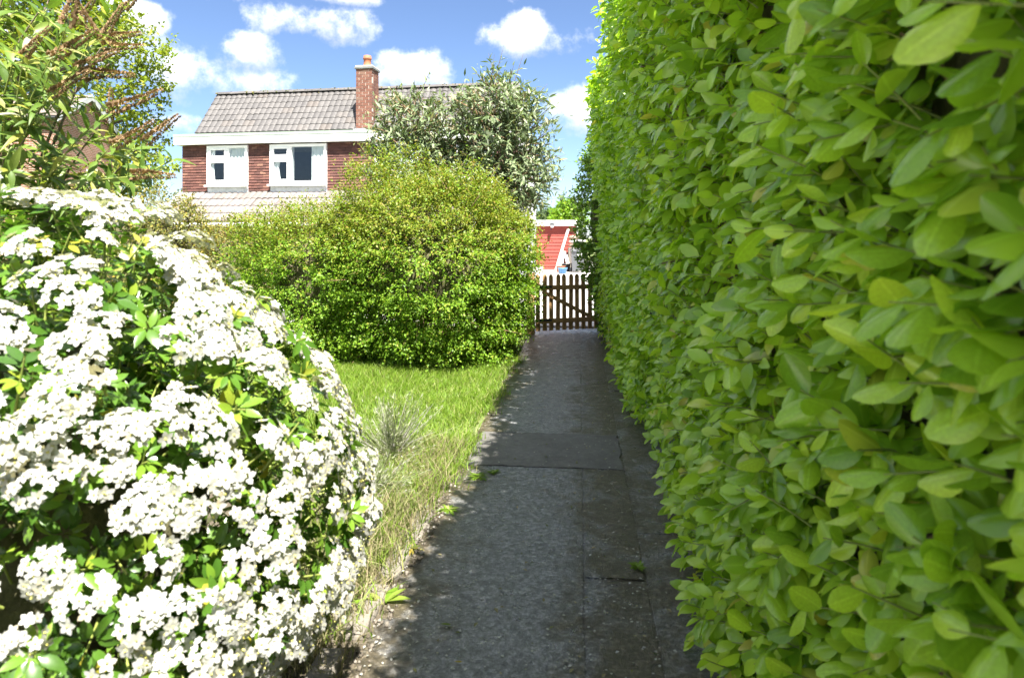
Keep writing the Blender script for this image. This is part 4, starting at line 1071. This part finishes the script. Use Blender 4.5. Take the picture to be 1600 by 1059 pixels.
# ------------------------------------------------------------------ red garage, bin and clutter in the yard
def garage():
    d = 32.0; r0 = (768 - 800) / FPX * d; r1 = (900 - 800) / FPX * d; W = r1 - r0
    o0 = CW(r0, d)
    g = empty('red_garage', o0, YAW + R(-1.5)); tag(g, 'red weatherboarded garage with white fascia beyond the gate', 'garage')
    ZT = ZP(353.5, d)
    MB().box(.02, W - .02, .03, 5.5, 0, ZT + .1).build('wall', 'render_grey', g)
    nb = 13; bh = (ZT + .06) / nb
    for i in range(nb):
        z = i * bh
        MB().hexa([(0, -.022, z), (W, -.022, z), (W, .02, z), (0, .02, z), (0, .004, z + bh + .012), (W, .004, z + bh + .012), (W, .025, z + bh + .012), (0, .025, z + bh + .012)]).build('board', 'red_board', g)
    MB().box(-.1, W + .03, -.24, -.21, ZT, ZT + .22).build('fascia', 'white_paint', g)
    MB().box(-.1, W + .03, -.21, .0, ZT + .01, ZT + .03).build('soffit', 'white_paint', g)
    MB().box(-.15, W + .1, -.28, 5.7, ZT + .225, ZT + .27).build('roof', 'lead_flashing', g)
    MB().box(W - .0, W + .09, -.03, .06, 0, ZT - .002).build('corner_trim', 'white_paint', g)
    MB().tube([(-.1, -.30, ZT + .19), (W + .05, -.30, ZT + .19)], .045, 8).build('gutter', 'white_plastic', g, True)
    L = MB().box(2.75, 2.9, -.36, -.25, ZT + .02, ZT + .1).build('lamp_housing', 'tub_black', g); MB().box(2.77, 2.88, -.40, -.365, ZT - .06, ZT + .03).build('lamp_glass', 'white_plastic', g)
    MB().tube([(2.78, -.3, ZT - .02), (2.78, -.3, ZT - .18)], .02, 6).build('lamp_bracket', 'tub_black', g)
garage()
def yard_things():
    # wheelie bin
    d = 30.0; p = PX(902, d); b = empty('wheelie_bin', p, YAW); tag(b, 'grey wheelie bin with a white number sticker by the garage', 'bin')
    w0, w1, H = .24, .29, .93
    MB().hexa([(-w0, -.27, .06), (w0, -.27, .06), (w0, .25, .06), (-w0, .25, .06), (-w1, -.36, H), (w1, -.36, H), (w1, .36, H), (-w1, .36, H)]).build('body', 'bin_plastic', b)
    bevel(MB().box(-w1 - .015, w1 + .015, -.385, -.363, H - .06, H + .0).build('rim', 'bin_plastic', b), .006)
    MB().hexa([(-w1 - .02, -.41, H + .004), (w1 + .02, -.41, H + .004), (w1 + .02, .40, H + .004), (-w1 - .02, .40, H + .004), (-w1 + .03, -.36, H + .05), (w1 - .03, -.36, H + .05), (w1 - .03, .36, H + .11), (-w1 + .03, .36, H + .11)]).build('lid', 'bin_plastic', b)
    MB().tube([(-.2, .43, H + .02), (.2, .43, H + .02)], .017, 8).build('handle', 'bin_plastic', b, True)
    for s in (-1, 1):
        wl = MB().lathe([(.02, -.025), (.1, -.025), (.1, .025), (.02, .025)], (0, 0, 0), 16).build('wheel', 'rubber', b, True); wl.location = (s * .25, .24, .1); wl.rotation_euler = (0, R(90), 0)
    MB().box(-.02, .22, -.372, -.366, .60, .84).build('sticker', 'sticker', b).rotation_euler = (0, 0, 0)
    c = bpy.data.curves.new('number', 'FONT'); c.body = '6'; c.size = .2; c.align_x = 'CENTER'; c.extrude = .001
    c.materials.append(MATS['ink']); t0 = bpy.data.objects.new('number', c); COL.objects.link(t0); bpy.context.view_layer.update(); me = bpy.data.meshes.new_from_object(t0.evaluated_get(bpy.context.evaluated_depsgraph_get())); bpy.data.objects.remove(t0); bpy.data.curves.remove(c)
    t = bpy.data.objects.new('number', me); link(t, b); t.location = (.10, -.376, .65); t.rotation_euler = (R(90), 0, 0)
    # white boards leaning on the garage
    def lean(px0, py0, px1, py1, d0, d1, w, lab, mat='timber_white'):
        a = PX(px0, d0, max(ZP(py0, d0), 0.0)); e = PX(px1, d1, ZP(py1, d1)); v = e - a
        o = MB().box(-w / 2, w / 2, -.02, .02, 0, v.length).build('leaning_board', mat); bevel(o, .006)
        o.location = a; o.rotation_euler = v.to_track_quat('Z', 'Y').to_euler()
        tag(o, lab, 'board'); return o
    lean(868, 425, 888, 358, 30.7, 31.7, .12, 'long white board leaning upright against the red garage')
    lean(873, 424, 881, 393, 30.9, 31.6, .24, 'short wide white board leaning behind the long one')
    lean(890, 424, 884, 398, 30.6, 31.2, .14, 'short white board leaning towards the grey bin')
    # tub, sacks, pots
    def tub(px, d, r0, r1, hgt, mat, name, lab, cat):
        o = MB().lathe([(.0, .01), (r0, .01), (r1, hgt), (r1 + .02, hgt), (r1 + .02, hgt - .03), (r1 - .02, hgt - .02), (r0 - .02, .05), (0, .05)], n=18).build(name, mat, None, True); o.location = PX(px, d); tag(o, lab, cat)
    tub(884, 30.3, .17, .21, .36, 'tub_black', 'bucket', 'black bucket standing beside the grey bin', 'bucket')
    tub(876, 29.9, .16, .2, .28, 'clay_pot', 'plant_pot', 'brown plant pot standing before the leaning boards', 'pot')
    tub(841, 30.8, .14, .19, .30, 'clay_pot', 'plant_pot', 'orange clay pot by the garage wall near the rounded shrub', 'pot')
    tub(843.5, 29.6, .12, .15, .24, 'white_plastic', 'bucket', 'white bucket standing by the rounded shrub in the yard', 'bucket')
    tub(879, 28.8, .15, .19, .24, 'blue_plastic', 'bucket', 'blue plastic tub on the yard beside leaning boards', 'bucket')
    # sacks stacked on a low block pier behind the bin
    q = PX(902, 31.3)
    o = MB().box(-.42, .42, -.2, .2, 0, 1.06).build('block_pier', 'edging_stone'); o.location = q; o.rotation_euler = (0, 0, YAW); bevel(o, .01); tag(o, 'low masonry pier behind the grey bin', 'pier')
    for i, (dz, mt, rz, lab) in enumerate(((1.06, 'sack', 3, 'pinkish sack lying lowest on the masonry pier'), (1.25, 'timber_white', -5, 'white sack lying between two others on the masonry pier'), (1.43, 'sack', 8, 'tan sack lying topmost on the masonry pier'))):
        nu, nv = 14, 8; V = []
        for iv in range(nv + 1):
            ph = -math.pi / 2 + math.pi * iv / nv
            for iu in range(nu):
                th = 2 * math.pi * iu / nu; c_, s_ = math.cos(th), math.sin(th)
                V.append((.40 * math.copysign(abs(c_) ** .6, c_) * math.cos(ph) ** .5 if math.cos(ph) > 1e-6 else 0, .22 * math.copysign(abs(s_) ** .6, s_) * max(math.cos(ph), 0) ** .5, .095 + .095 * math.sin(ph) + .012 * math.sin(th * 3 + i)))
        F = [(iv * nu + iu, iv * nu + (iu + 1) % nu, (iv + 1) * nu + (iu + 1) % nu, (iv + 1) * nu + iu) for iv in range(nv) for iu in range(nu)]
        s = obj('sack', mesh_np('sack', V, F, mt)); s.location = (q.x, q.y, dz); s.rotation_euler = (0, 0, YAW + R(rz)); tag(s, lab, 'sack')
yard_things()

# ------------------------------------------------------------------ grass, weeds, lavender
def blades(n, xf, yf, h0, h1, mat, name, label, cat, keep=None, w=.006):
    x = xf(n); y = yf(n); 
    if keep is not None:
        m = keep(x, y); x, y = x[m], y[m]
    n = len(x); tpl = np.array([(-.5, 0, 0), (.5, 0, 0), (.42, 0, .5), (-.42, 0, .5), (.08, 0, 1), (-.08, 0, 1)], float); F = np.array([(0, 1, 2, 3), (3, 2, 4, 5)])
    hgt = rng.uniform(h0, h1, n) * (1 + .35 * vnoise(np.stack([x, y, 0 * x], 1), 4.0, 6)); an = rng.random(n) * 6.28; lean = rng.normal(0, .42, (n, 2)) + (.08, -.1)
    V = np.zeros((n, 6, 3)); ca, sa = np.cos(an), np.sin(an)
    for i in range(6):
        t = tpl[i, 2]
        V[:, i, 0] = x + tpl[i, 0] * w * ca + lean[:, 0] * hgt * t * t; V[:, i, 1] = y + tpl[i, 0] * w * sa + lean[:, 1] * hgt * t * t; V[:, i, 2] = -.01 + hgt * t * (1 - .15 * t)
    FF = F[None] + (np.arange(n) * 6)[:, None, None]
    r = np.clip(rng.random(n) * .8 + .25 * vnoise(np.stack([x, y, 0 * x], 1), 2.2, 9), 0, .999)
    return tag(obj(name, mesh_np(name, V.reshape(-1, 3), FF.reshape(-1, 4), mat, np.repeat(r, 2))), label, cat, kind='stuff')
edge = lambda y: LW + .01 + .05 * np.sin(y * 3.1) + .04 * np.sin(y * 7.7) + .03 * np.sin(y * 17.3)
blades(60000, lambda n: rng.uniform(-3.3, LW + .14, n), lambda n: 3.9 + 4.9 * rng.random(n), .04, .10, 'grass_blade', 'grass', 'fresh green lawn grass beside the path', 'grass',
       lambda x, y: (x < edge(y) + rng.normal(0, .045, len(x))) & ((y > 4.6) | (rng.random(len(x)) < (y - 3.7) * .8)))
blades(6000, lambda n: rng.uniform(-6, -3, n), lambda n: rng.uniform(4.5, 11, n), .06, .12, 'grass_blade', 'grass', 'green lawn grass left of the rounded shrub', 'grass', w=.012)
blades(9000, lambda n: -1.0 + rng.normal(-.1, .17, n), lambda n: rng.uniform(2.3, 5.0, n), .04, .16, 'dry_blade', 'dry_grass', 'straw coloured dry grass in the bed beside the path', 'dry grass', lambda x, y: (x < LW - .02) & (x > -1.9), .005)
blades(4200, lambda n: -1.05 + rng.normal(-.1, .16, n), lambda n: rng.uniform(2.5, 5.0, n), .05, .17, 'grass_blade', 'weed_grass', 'sparse green grass tufts among straw in the bed', 'grass', lambda x, y: (x < LW + .02) & (x > -1.9), .006)
def lavender(px, d, s, lab):
    b = np.array(PX(px, d)); h = empty('lavender', b); tag(h, lab, 'lavender', None)
    n = 300; a = rng.random(n) * 6.28; el = rng.uniform(.3, 1.5, n); L = s * rng.uniform(.35, 1.25, n)
    d3 = np.stack([np.cos(a) * np.cos(el) + .25 * np.sin(a * 3), np.sin(a) * np.cos(el) - .2, np.sin(el)], 1)
    st = MB()
    for i in range(n): st.tube([b + d3[i] * .03, b + d3[i] * L[i] * .6 + rng.normal(0, .01, 3), b + d3[i] * L[i] + rng.normal(0, .02, 3)], [.003, .002, .0012], 3, rng.random())
    tag(st.build('stem', 'lavender_stem', h, True, b), kind='stuff')
    k = 3600; i = rng.integers(0, n, k); t = rng.uniform(.35, 1.02, k)
    pos = b + d3[i] * (L[i] * t)[:, None] + rng.normal(0, .012, (k, 3)); pos[:, 2] = np.maximum(pos[:, 2], .01)
    tag(obj('foliage', leaf_mesh('foliage', leaf_tpl(2, 2, .14, .1, .05, 'lance'), pos, frames(d3[i] + rng.normal(0, .4, (k, 3)), unit(k)), rng.uniform(.02, .04, k), 'lavender_stem', base=b), h), kind='stuff')
lavender(612, 4.75, .40, 'straggly grey lavender clump at the lawn corner beside white blossom')
lavender(575, 4.0, .30, 'small grey lavender clump pressed against the white blossom bush')
def weed(px, py, s, n, lab, tpl, name='weed', mat='grass_blade', cat='weed', upr=.5):
    d = FPX * CAMH / (py - HOR); b = np.array(PX(px, d, .012)); h = empty(name, b); tag(h, lab, cat)
    for i in range(n):
        a = rng.random() * 6.28; ax = nrm(np.array((math.cos(a), math.sin(a), upr * rng.uniform(.4, 1.6))))
        o = obj('leaf', WT.setdefault((id(tpl), mat), mesh_np('leaf', *tpl, mat)), h); m = frames(ax[None], np.array([(0, 0, 1.)]))[0] * s * rng.uniform(.6, 1.2)
        o.matrix_basis = Matrix([list(m[r]) + [rng.normal(0, s * .12) if r < 2 else 0] for r in range(3)] + [[0, 0, 0, 1]])
    WT.clear()
WT = {}
tA = leaf_tpl(4, 2, .3, .3, .1); tB = leaf_tpl(5, 2, .22, .5, .1, 'lance'); tC = leaf_tpl(5, 4, .36, .2, .12)
weed(996, 890, .042, 40, 'small fresh green weed growing from the path joint', tA)
weed(748, 748, .07, 46, 'grassy green weed at the left end of the dark repair strip', tB)
weed(598, 945, .11, 7, 'broad leaved weed beside the sandy edging stones', tC)
weed(770, 742, .045, 36, 'low pale weed spreading onto the worn path', tA)
weed(640, 860, .06, 40, 'yellowing weed tuft at the gravelly path edge', tB, mat='gold_leaf')
weed(700, 800, .07, 44, 'green weed tuft overhanging the path edge by the lawn', tB)
